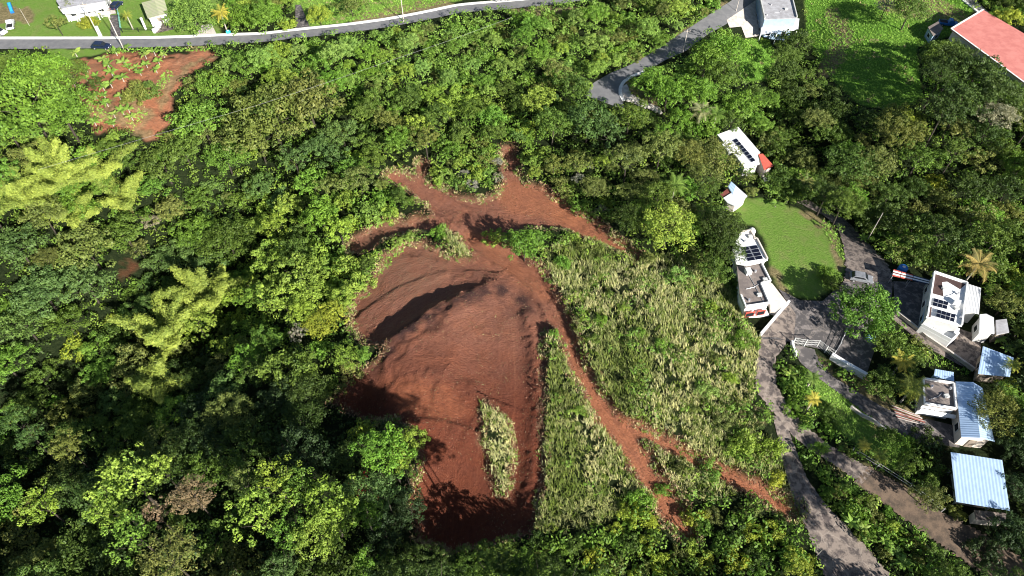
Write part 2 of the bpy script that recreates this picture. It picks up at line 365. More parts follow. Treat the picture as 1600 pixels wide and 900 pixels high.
# ------------------------------------------------------------ mesh helpers
def fastmesh(name, V, Fq, mat, attrs=None, smooth=False):
    me = bpy.data.meshes.new(name); V = np.asarray(V, np.float32); Fq = np.asarray(Fq, np.int32); k = Fq.shape[1]
    me.vertices.add(len(V)); me.vertices.foreach_set('co', V.ravel())
    me.loops.add(Fq.size); me.loops.foreach_set('vertex_index', Fq.ravel())
    me.polygons.add(len(Fq)); me.polygons.foreach_set('loop_start', np.arange(0, Fq.size, k, dtype=np.int32))
    me.polygons.foreach_set('use_smooth', np.full(len(Fq), smooth))
    if mat: me.materials.append(mat)
    me.update(calc_edges=True)
    for nm, dom, arr in (attrs or ()):
        arr = np.asarray(arr, np.float32)
        if arr.ndim == 1: a = me.attributes.new(nm, 'FLOAT', dom); a.data.foreach_set('value', arr)
        else:
            a = me.attributes.new(nm, 'FLOAT_COLOR', dom); a.data.foreach_set('color', np.hstack([arr, np.ones((len(arr), 1), np.float32)]).ravel())
    return me
def link(name, me, parent=None, loc=None):
    o = bpy.data.objects.new(name, me); COL.objects.link(o)
    if parent: o.parent = parent
    if loc is not None: o.location = loc
    return o
def tag(o, label=None, cat=None, group=None, kind=None):
    if label: o['label'] = label
    if cat: o['category'] = cat
    if group: o['group'] = group
    if kind: o['kind'] = kind
    return o
def empty(name, loc, label, cat, group=None, rz=0):
    o = bpy.data.objects.new(name, None); COL.objects.link(o); o.location = loc; o.rotation_euler = (0, 0, rz); o.empty_display_size = .5
    return tag(o, label, cat, group)
class MB:
    def __init__(s): s.v = []; s.f = []
    def add(s, vs, fs):
        n = len(s.v); s.v += [tuple(p) for p in vs]; s.f += [tuple(n+i for i in f) for f in fs]; return s
    def prism(s, poly, z0, z1):
        """poly: xy list; z0, z1 scalars"""
        A = sum(poly[i][0]*poly[(i+1) % len(poly)][1]-poly[(i+1) % len(poly)][0]*poly[i][1] for i in range(len(poly)))
        if A < 0: poly = poly[::-1]
        n = len(poly); vs = [(p[0], p[1], z0) for p in poly]+[(p[0], p[1], z1) for p in poly]
        return s.add(vs, [tuple(range(n))[::-1], tuple(range(n, 2*n))]+[(i, (i+1) % n, n+(i+1) % n, n+i) for i in range(n)])
    def bar(s, a, b, wd, ht, z=None):
        """upright-sided bar from a to b (bottom at a.z, b.z)"""
        a = Vector(a); b = Vector(b); d = (b-a); d.z = 0
        if d.length < 1e-6: d = Vector((1, 0, 0))
        d.normalize(); n = Vector((-d.y, d.x, 0))*wd/2; u = Vector((0, 0, ht))
        vs = [a-n, a+n, b+n, b-n]; vs += [p+u for p in vs]
        return s.add(vs, [(0, 1, 2, 3), (7, 6, 5, 4), (1, 0, 4, 5), (2, 1, 5, 6), (3, 2, 6, 7), (0, 3, 7, 4)])
    def tube(s, pts, rs, k=7):
        pts = [Vector(p) for p in pts]; vs = []; fs = []
        if not hasattr(rs, '__len__'): rs = [rs]*len(pts)
        for i, p in enumerate(pts):
            d = (pts[min(i+1, len(pts)-1)]-pts[max(i-1, 0)]).normalized()
            a = d.cross(Vector((.3, .9, .2))).normalized(); b = d.cross(a)
            for j in range(k):
                t = 2*math.pi*j/k; vs.append(p+(a*math.cos(t)+b*math.sin(t))*rs[i])
        for i in range(len(pts)-1):
            for j in range(k): fs.append((i*k+j, i*k+(j+1) % k, (i+1)*k+(j+1) % k, (i+1)*k+j))
        fs.append(tuple(range(k))[::-1]); fs.append(tuple((len(pts)-1)*k+j for j in range(k)))
        return s.add(vs, fs)
    def ball(s, c, r, k=9, sq=1.0, jit=0):
        c = Vector(c); vs = []; fs = []
        for i in range(1, k//2+1):
            th = math.pi*i/(k//2+1)
            for j in range(k):
                q = r*(1+random.uniform(-jit, jit)); vs.append(c+Vector((math.sin(th)*math.cos(2*math.pi*j/k)*q, math.sin(th)*math.sin(2*math.pi*j/k)*q, math.cos(th)*q*sq)))
        R = k//2
        for i in range(R-1):
            for j in range(k): fs.append((i*k+j, (i+1)*k+j, (i+1)*k+(j+1) % k, i*k+(j+1) % k))
        fs.append(tuple(range(k))); fs.append(tuple((R-1)*k+j for j in range(k))[::-1])
        return s.add(vs, fs)
    def build(s, name, mat, parent=None, smooth=False, bevel=0):
        me = bpy.data.meshes.new(name)
        o0 = parent.matrix_world.translation if False else (Vector(root_loc(parent)) if parent else Vector((0, 0, 0)))
        me.from_pydata([tuple(Vector(p)-o0) for p in s.v], [], s.f); me.materials.append(mat); me.update()
        if smooth: me.polygons.foreach_set('use_smooth', [True]*len(me.polygons))
        o = link(name, me, parent)
        if bevel: md = o.modifiers.new('b', 'BEVEL'); md.width = bevel; md.segments = 2; md.limit_method = 'ANGLE'
        return o
def root_loc(o):
    v = Vector((0, 0, 0))
    while o is not None: v += o.location; o = o.parent
    return v

# ------------------------------------------------------------ the ground sheet
ny, nx = GX.shape
idx = np.arange(ny*nx).reshape(ny, nx)
FQ = np.stack([idx[:-1, :-1], idx[:-1, 1:], idx[1:, 1:], idx[1:, :-1]], -1).reshape(-1, 4)
d_soft = np.clip(blur(np.maximum(dirt, np.maximum(rav*.5, gard*(fbm(GX/3, GY/3, 71) > .25))), 1), 0, 1)
pale = np.clip(edge*1.1*(fbm(GX/1.5, GY/1.5, 55)-.25), 0, 1)*.8 + gard*np.clip(fbm(GX/7, GY/7, 17)*2.6-1.0, 0, 1)*.8
pale = pale*(1-.6*gard) + gard*.1 + dirt*np.clip(1-np.abs(np.hypot(PU-620, (PV-400)*1.3)-40)/60, 0, .35)*fbm(GX/1.2, GY/3, 60)
tanm = np.zeros_like(GH)
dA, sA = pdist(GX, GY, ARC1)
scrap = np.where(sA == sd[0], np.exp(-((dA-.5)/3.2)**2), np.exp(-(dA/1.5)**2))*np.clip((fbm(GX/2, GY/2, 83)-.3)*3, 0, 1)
ornt = np.clip((PU-850)/50, 0, 1)*.8+instroke(UU, VV, [(800,300,26),(840,315,20),(890,335,14)])*.7+instroke(UU, VV, [(740,365,16),(800,412,16),(850,452,14)])*.6+inpoly(UU, VV, [(600,598),(690,600),(740,640),(700,665),(620,640)])*.6+gard*.9
orange = np.clip(blur(ornt, 3), 0, 1)
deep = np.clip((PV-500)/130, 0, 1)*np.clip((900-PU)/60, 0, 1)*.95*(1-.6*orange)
deep = np.maximum(deep, rav*.8)  # ravine patch darkened in its colour to stand for shade
deep = np.maximum(deep, scrap*np.clip((830-PU)/40, 0, 1)*.0)  # the lower bench is cut in a darker, redder earth
VERGE = [[(345,72),(300,73),(345,88),(300,105),(262,150),(235,218),(190,210),(140,190),(130,160),(170,150),(240,130),(300,95)]]
for st_ in ([(1135,8,5),(1105,32,5),(1060,55,4),(1020,86,4),(960,118,4)], [(0,20,14),(45,25,10)], [(560,32,8),(640,14,6),(700,4,6)], [(1250,330,4),(1300,360,6),(1312,420,5)], [(1150,20,5),(1180,40,8)],
            [(1270,560,8),(1300,590,10),(1350,600,12),(1390,640,14),(1440,655,14)], [(1207,418,4),(1218,440,7),(1230,462,6)], [(1170,640,10),(1195,650,8)], [(850,10,8),(800,18,5),(900,20,6)],
            [(1250,800,8),(1225,760,7)], [(1290,110,12),(1320,60,14),(1300,20,10)], [(1175,95,22)], [(1400,-5,30),(1510,30,10)], [(985,140,10),(1010,150,8),(1025,165,6)], [(1440,665,10),(1480,690,10)], [(1350,735,10),(1420,780,12),(1450,805,10)], [(5,225,28)]):
    tanm = np.maximum(tanm, instroke(UU, VV, st_))
for p in VERGE: tanm = np.maximum(tanm, .65*inpoly(UU, VV, p)*(fbm(GX/3+9, GY/3, 14) > .5))
tanm = blur(tanm, 1)*(1-hardm)
me = fastmesh('ground', np.stack([GX, GY, GH], -1).reshape(-1, 3), FQ, MATS['ground'], [
    ('dirt', 'POINT', d_soft.ravel()), ('lawn', 'POINT', np.clip(blur(lawn, 1), 0, 1).ravel()), ('tan', 'POINT', np.clip(tanm, 0, 1).ravel()),
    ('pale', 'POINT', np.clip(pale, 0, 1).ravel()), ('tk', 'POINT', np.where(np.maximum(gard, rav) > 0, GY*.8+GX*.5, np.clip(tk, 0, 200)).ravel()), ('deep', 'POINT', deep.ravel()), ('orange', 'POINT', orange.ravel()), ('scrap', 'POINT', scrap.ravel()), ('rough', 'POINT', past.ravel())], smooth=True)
tag(link('ground', me), kind='structure')

# ------------------------------------------------------------ roads and yards
def resample(pts, n):
    P = np.array(pts, float); d = np.r_[0, np.cumsum(np.hypot(*np.diff(P, axis=0).T))]
    t = np.linspace(0, d[-1], n)
    # light smoothing
    q = np.stack([np.interp(t, d, P[:, 0]), np.interp(t, d, P[:, 1])], 1)
    for _ in range(max(2, n//25)): q[1:-1] = .25*q[:-2]+.5*q[1:-1]+.25*q[2:]
    return q
def strip(name, edges, mat, lift=.10, n=110, jag=0.0):
    A = resample(edges[0], n); B = resample(edges[1], n); m = 9; V = []
    for i in range(n):
        a = at(*A[i]); b_ = at(*B[i])
        for j in range(m):
            t = j/(m-1)
            if jag and j in (0, m-1): t += random.uniform(-jag, jag)
            x = a.x+(b_.x-a.x)*t; y = a.y+(b_.y-a.y)*t; V.append((x, y, 0))
    V = np.array(V); V[:, 2] = hgt(V[:, 0], V[:, 1])+lift
    g = np.arange(n*m).reshape(n, m); Q = np.stack([g[:-1, :-1], g[:-1, 1:], g[1:, 1:], g[1:, :-1]], -1).reshape(-1, 4)
    if True:
        e1 = V[1]-V[0]; e2 = V[m]-V[0]
        if np.cross(e1, e2)[2] < 0: Q = Q[:, ::-1]
    return tag(link(name, fastmesh(name, V, Q, mat, smooth=True)), kind='structure')
def patch(name, poly, mat, lift=.14):
    P = [at(*p) for p in poly]; pts = [Vector((p.x, p.y)) for p in P]; nb = len(pts); E = [(i, (i+1) % nb) for i in range(nb)]
    xs = [p.x for p in pts]; ys = [p.y for p in pts]; pl = [(p.x, p.y) for p in pts]
    gx, gy = np.meshgrid(np.arange(min(xs), max(xs), .8), np.arange(min(ys), max(ys), .8)); gx = gx.ravel(); gy = gy.ravel()
    k = inpoly(gx, gy, pl)
    for x, y in zip(gx[k], gy[k]): pts.append(Vector((x+random.uniform(-.02, .02), y+random.uniform(-.02, .02))))
    vs, es, fs, *_ = geometry.delaunay_2d_cdt(pts, E, [], 1, 1e-4)
    z = hgt([p.x for p in vs], [p.y for p in vs])+lift
    me = bpy.data.meshes.new(name); me.from_pydata([(p.x, p.y, float(q)) for p, q in zip(vs, z)], [], [tuple(f) for f in fs]); me.materials.append(mat); me.update()
    if len(me.polygons) and me.polygons[0].normal.z < 0: me.flip_normals()
    return tag(link(name, me), kind='structure')
strip('road', ROADA, ASPH); strip('road', ROADB, ASPH); strip('lane', ROADC, CONC, jag=.03); strip('driveway', ROADD, ASPHD, jag=.02)
strip('path', ROADE, CONC, jag=.05); strip('path', ROADF, DRYDIRT, jag=.06); strip('concrete_lane', ROADG, CONC, jag=.03)
patch('yard', YARDA, ASPHD); patch('apron', YARDP, CONC, .19); patch('parking_slab', PARKB, ASPHD, .5); patch('yard', PARKC, ASPHD, .14)
patch('yard', YARDH, CONC, .17); patch('yard', YARDT, CONCP, .15)
patch('driveway', DRV1, ASPHD, .14); patch('driveway', DRV2, CONC); patch('driveway', DRV3, CONCP); patch('driveway', DRV4, ASPHD); patch('driveway', DRV5, CONCP, .18)
patch('riprap_bed', APRON, CONCP, .2); patch('yard', YARDK, ASPHD, .17)
def kerb(name, pts, n=90, wd=.55, ht=.17, mat=KERB, z=.08):
    A = resample(pts, n); P = [at(*q) for q in A]; mb = MB(); vs = []; fs = []
    for i, p in enumerate(P):
        d = (P[min(i+1, n-1)]-P[max(i-1, 0)]); d.z = 0; d.normalize(); nn = Vector((-d.y, d.x, 0))*wd/2
        zz = float(hgt(p.x, p.y))+z
        for s, h in ((-1, -.1), (-1, ht), (1, ht), (1, -.1)): q = p+nn*s; vs.append((q.x, q.y, zz+h))
    for i in range(n-1):
        for j in range(3): fs.append((i*4+j, i*4+j+1, i*4+4+j+1, i*4+4+j))
    fs += [(0, 1, 2, 3), tuple((n-1)*4+j for j in (3, 2, 1, 0))]
    mb.add(vs, fs); return tag(mb.build(name, mat), kind='structure')
kerb('kerb', [(u, v-1.0) for u, v in ROADA[0]], 160, wd=1.0, ht=.15)
kerb('kerb', [(1008,112),(995,117),(985,121),(974,129),(969,138),(969,148),(974,158)], 40, wd=.8)
kerb('kerb', [(1480,-20),(1507,3),(1529,20)], 20, wd=.7)
strip('road', ([(1490,-16),(1509,2),(1530,19),(1545,30)], [(1510,-16),(1524,0),(1540,16),(1555,28)]), ASPH, n=30)

# ------------------------------------------------------------ foliage prototypes
def quads(C, Nn, size, asp=.6, rng=RG, fold=0):
    n = len(C); Nn = Nn/np.linalg.norm(Nn, axis=1, keepdims=True)
    r = rng.normal(size=(n, 3)); T = np.cross(Nn, r); T /= np.linalg.norm(T, axis=1, keepdims=True)+1e-9; B = np.cross(Nn, T)
    s = np.asarray(size).reshape(-1, 1)
    V = np.stack([C-T*s, C-B*s*asp, C+T*s, C+B*s*asp], 1).reshape(-1, 3)
    return V, np.arange(4*n).reshape(n, 4)
def puff(c, r, n, leaf, rng=RG, up=.22, rough=.35, flat=.8):
    d = rng.normal(size=(n, 3)); d[:, 2] = np.abs(d[:, 2])*1.0-.25; d /= np.linalg.norm(d, axis=1, keepdims=True)
    rr = r*rng.uniform(.62, 1.05, n)[:, None]; P = d*rr; P[:, 2] *= flat
    Nn = d+np.array([0, 0, up])+rng.normal(size=(n, 3))*rough
    return P+np.array(c), Nn, leaf*rng.uniform(.6, 1.3, n)
def crown_arrays(R, H, npuff, pr, nleaf, leaf, seed, asym=.2, inner=.25, holes=.1, rough=.4):
    rng = np.random.default_rng(seed); Cs = []; Ns = []; Ls = []; Ts = []
    lob = rng.uniform(0, 6.28, 3)
    for i in range(npuff):
        if rng.random() < holes: continue
        t = (i+.5)/npuff; ph = i*2.39996+rng.uniform(-.3, .3); ct = 1-t*.98; stt = math.sqrt(max(0, 1-ct*ct))
        k = 1+asym*(math.sin(2*ph+lob[0])*.6+math.sin(3*ph+lob[1])*.4)*stt+rng.uniform(-.3, .17)
        if rng.random() < inner: k *= rng.uniform(.5, .8)
        c = (R*stt*k*math.cos(ph), R*stt*k*math.sin(ph), H*ct*k+rng.uniform(-.3, .3)*pr)
        r = pr*rng.uniform(.65, 1.35)
        a, b_, l = puff(c, r, int(nleaf*(r/pr)**2), leaf, rng, rough=rough)
        Cs.append(a); Ns.append(b_); Ls.append(l)
        tt = np.clip(rng.normal(.5, .16)+rng.normal(0, .16, len(a)), 0, 1); Ts.append(tt)
    C = np.vstack(Cs); V, Q = quads(C, np.vstack(Ns), np.concatenate(Ls), .62, rng)
    return V, Q, np.concatenate(Ts)
# kind -> (R, H, npuff, pr, nleaf, leaf)
SPEC = {
 'big':   (6.0, 3.6, 150, .84, 50, .19, .26, .28, .14, .45),
 'mid':   (4.2, 2.8, 78, .74, 46, .18, .26, .28, .14, .45),
 'fine':  (4.5, 2.4, 110, .75, 44, .15, .14, .15, .04, .5),
 'small': (2.6, 1.9, 36, .66, 62, .155, .28, .25, .14, .45),
 'lobed': (4.8, 3.0, 44, 1.05, 58, .26, .34, .1, .2, .4),
 'dense': (5.0, 4.2, 150, .80, 50, .20, .22, .3, .06, .6),
 'open':  (4.0, 2.6, 60, .62, 40, .18, .3, .4, .25, .6),
}
def trunk_mesh(h, r, R, H, seed, bare=False):
    rnd = random.Random(seed); mb = MB()
    top = Vector((rnd.uniform(-.3, .3), rnd.uniform(-.3, .3), h))
    mb.tube([(0, 0, -1.2), (0, 0, 0), (top.x*.5, top.y*.5, h*.55), top], [r*1.5, r*1.25, r, r*.75], 8)
    for k in range(6):
        a = k*1.047+rnd.uniform(-.4, .4); b0 = Vector((top.x*.8, top.y*.8, h*rnd.uniform(.7, 1)))
        e = Vector((math.cos(a)*R*rnd.uniform(.55, .85), math.sin(a)*R*rnd.uniform(.55, .85), h+H*rnd.uniform(.15, .55)))
        m_ = (b0+e)/2+Vector((0, 0, -.25)); mb.tube([b0, m_, e], [r*.5, r*.33, r*.1], 5)
    me = bpy.data.meshes.new('trunk'); me.from_pydata([tuple(v) for v in mb.v], [], mb.f); me.materials.append(BARK); me.update(); return me
PROTO = {}; ARR = {}
for k, sp in SPEC.items():
    PROTO[k] = []; ARR[k] = []
    for s in range(9 if k in ('big', 'mid') else 6):
        R, H, npf, pr, nl, lf, asy, inn, hol, rgh = sp
        V, Q, T = crown_arrays(R, H, npf, pr, nl, lf, hash((k, s)) % 1000 if False else 17*s+len(k)*101+3, asy, inn, hol, rgh)
        th = {'big': 6.5, 'mid': 4.8, 'fine': 5, 'small': 1.2, 'lobed': 5, 'open': 4.6, 'dense': 3.2}[k]
        V = V+np.array([0, 0, th]); ARR[k].append((V, Q, T))
        PROTO[k].append((fastmesh('crown', V, Q, LEAF, [('tint', 'FACE', T)]), trunk_mesh(th, R*.036, R, H, s), R, th, H))
PAL = dict(lime=(.225, .335, .050), bright=(.135, .260, .034), mid=(.098, .165, .028), dark=(.056, .098, .020), olive=(.150, .185, .045),
           blue=(.092, .168, .044), yellow=(.27, .33, .04), brown=(.26, .20, .12), bamboo=(.29, .37, .07), deep=(.034, .066, .020), grey=(.26, .26, .20), vine=(.19, .31, .065))  # deep: leaf green with the lower woods' shade put into its colour
WORDC = dict(lime='lime green', bright='bright green', mid='mid green', dark='dark green', olive='olive green', blue='cool blue-green', yellow='yellow-green', brown='dry brown', deep='shade-darkened green', grey='grey leafless-looking', vine='pale green')
GX0 = np.array([-1.0])

# landmarks for labels
LM = [("the pale kerbed road at top",(250,60)),("the green roofed shed",(242,14)),("the navy car",(157,72)),("the banana garden",(190,110)),("the steep red bank below the garden",(248,195)),("the wide bamboo thicket",(110,290)),("the plumed yellow bamboo",(270,510)),
 ("the brown tree at lower left",(297,772)),("the red flowering tree",(570,762)),("the bare patch in the ravine",(205,425)),("the dark bench shadow",(700,490)),("the left end of the earth platform",(535,620)),("the lower shaded clearing",(700,790)),
 ("the hairpin concrete kerb",(975,140)),("the grey house at top",(1215,20)),("the pink roofed hall",(1550,60)),("the white villa with red annex",(1160,230)),("the white L-shaped shed",(1148,303)),("the oval lawn",(1240,380)),
 ("the cottage with solar panels",(1175,390)),("the big tree in the yard",(1353,480)),("the two-array solar house",(1480,480)),("the coconut palm behind the solar house",(1530,412)),("the white gate",(1290,548)),("the long sheet-metal roof",(1515,640)),
 ("the blue-shaded square roof",(1530,750)),("the tip of the upper earth track",(1000,402)),("the top of the red track",(797,235)),("the left arm of the red track",(550,385)),("the upper-left end of the track",(605,272)),
 ("the lower end of the steep red track",(1085,840)),("the fork of the two red tracks",(960,655)),("the grass island",(780,700)),("the broad concrete lane",(1320,860)),("the top left lawn",(60,40)),("the upper shade of the pasture",(1400,90)),
 ("the roadside pole at top",(636,30)),("the corner of the clearing by the bent shrub",(600,545)),("the bottom edge below the clearing",(720,890)),("the bottom left corner",(0,900)),("the left edge halfway up",(0,450)),("the round tree by the ravine",(355,370)),
 ("the dark slope above the bottom edge",(300,880)),("the yellow bush beside the platform",(510,520)),("the bottom right corner",(1600,900)),("the right edge of the wood",(1600,300)),("the bend of the lane by the lawn",(1330,360)),("the dip behind the villa",(1290,240)),
 ("the middle of the cane grass",(1020,540)),("the long fence line at top",(290,45)),("the driveway gap at top",(468,25)),("the mid-forest above the track",(620,190)),("the forest centre left of the track",(430,300)),("the left wood below the bamboo",(120,420)), ("the dim wood at lower left",(120,640)), ("the shaded wood left of the clearing",(400,640)), ("the low wood under the yellow bamboo",(400,830)), ("the bright thicket under the top road",(560,90)), ("the olive brush above the hairpin",(880,90)), ("the brush right of the hairpin",(1080,110)), ("the wood behind the lane",(1440,300))]
ORD = ['nearest', 'second', 'third', 'fourth', 'fifth', 'sixth', 'seventh', 'eighth', 'ninth', 'tenth', 'eleventh', 'twelfth', 'thirteenth', 'fourteenth', 'fifteenth', 'sixteenth', 'seventeenth', 'eighteenth', 'nineteenth', 'twentieth']
DIRS = ['right of', 'lower right of', 'below', 'lower left of', 'left of', 'upper left of', 'above', 'upper right of']
def autolabel(items, noun):
    """items: list of dict(o,u,v,adj). one label each: look + rank outward in a direction from a landmark"""
    buckets = {}
    for it in items:
        best = min(range(len(LM)), key=lambda i: (LM[i][1][0]-it['u'])**2+((LM[i][1][1]-it['v'])*1.2)**2)
        dx = it['u']-LM[best][1][0]; dy = it['v']-LM[best][1][1]; s = int(round(math.atan2(dy, dx)/(math.pi/4))) % 8
        buckets.setdefault((best, s), []).append((math.hypot(dx, dy), it))
    for (l, s), v in buckets.items():
        v.sort(key=lambda t: t[0])
        for r, (d, it) in enumerate(v):
            o = ORD[min(r, 19)]
            it['o']['label'] = f"{it['adj']} {noun}, {o} {DIRS[s]} {LM[l][0]}"
EXC = HARD+OPEN+CANE+[CLEAR, RAVINE]
ROOFS = []   # filled below, pixel outlines of roofs
def blocked(u, v, cane_ok=False, grow=0):
    u = np.asarray(u, float); v = np.asarray(v, float)
    m = dirtmask(u, v)
    for p in HARD+OPEN+[RAVINE]+ROOFS+([] if cane_ok else CANE): m |= inpoly(u, v, p)
    return m
ROOFS += [[(1484,45),(1536,13),(1700,108),(1650,170)], [(1180,-5),(1192,30),(1188,58),(1252,50),(1255,28),(1240,-5)], [(1117,210),(1153,196),(1190,237),(1210,259),(1196,270),(1163,264)],
 [(1123,304),(1137,290),(1142,280),(1170,306),(1165,318),(1147,329)], [(1141,388),(1155,358),(1180,354),(1209,441),(1234,474),(1188,528),(1158,496),(1150,440)],
 [(1393,418),(1458,420),(1535,446),(1537,486),(1580,492),(1580,525),(1486,540),(1435,514),(1395,432)], [(1533,537),(1587,558),(1582,590),(1526,586)], [(1437,575),(1462,573),(1492,580),(1535,600),(1556,692),(1540,705),(1495,698),(1433,645)],
 [(1480,700),(1570,714),(1582,802),(1575,816),(1520,812),(1490,788)], [(1235,528),(1300,540),(1312,553),(1375,520),(1372,595),(1300,562),(1240,548)], [(85,-30),(168,-30),(168,22),(95,24)],[(1392,632),(1447,655),(1440,668),(1392,645)]]

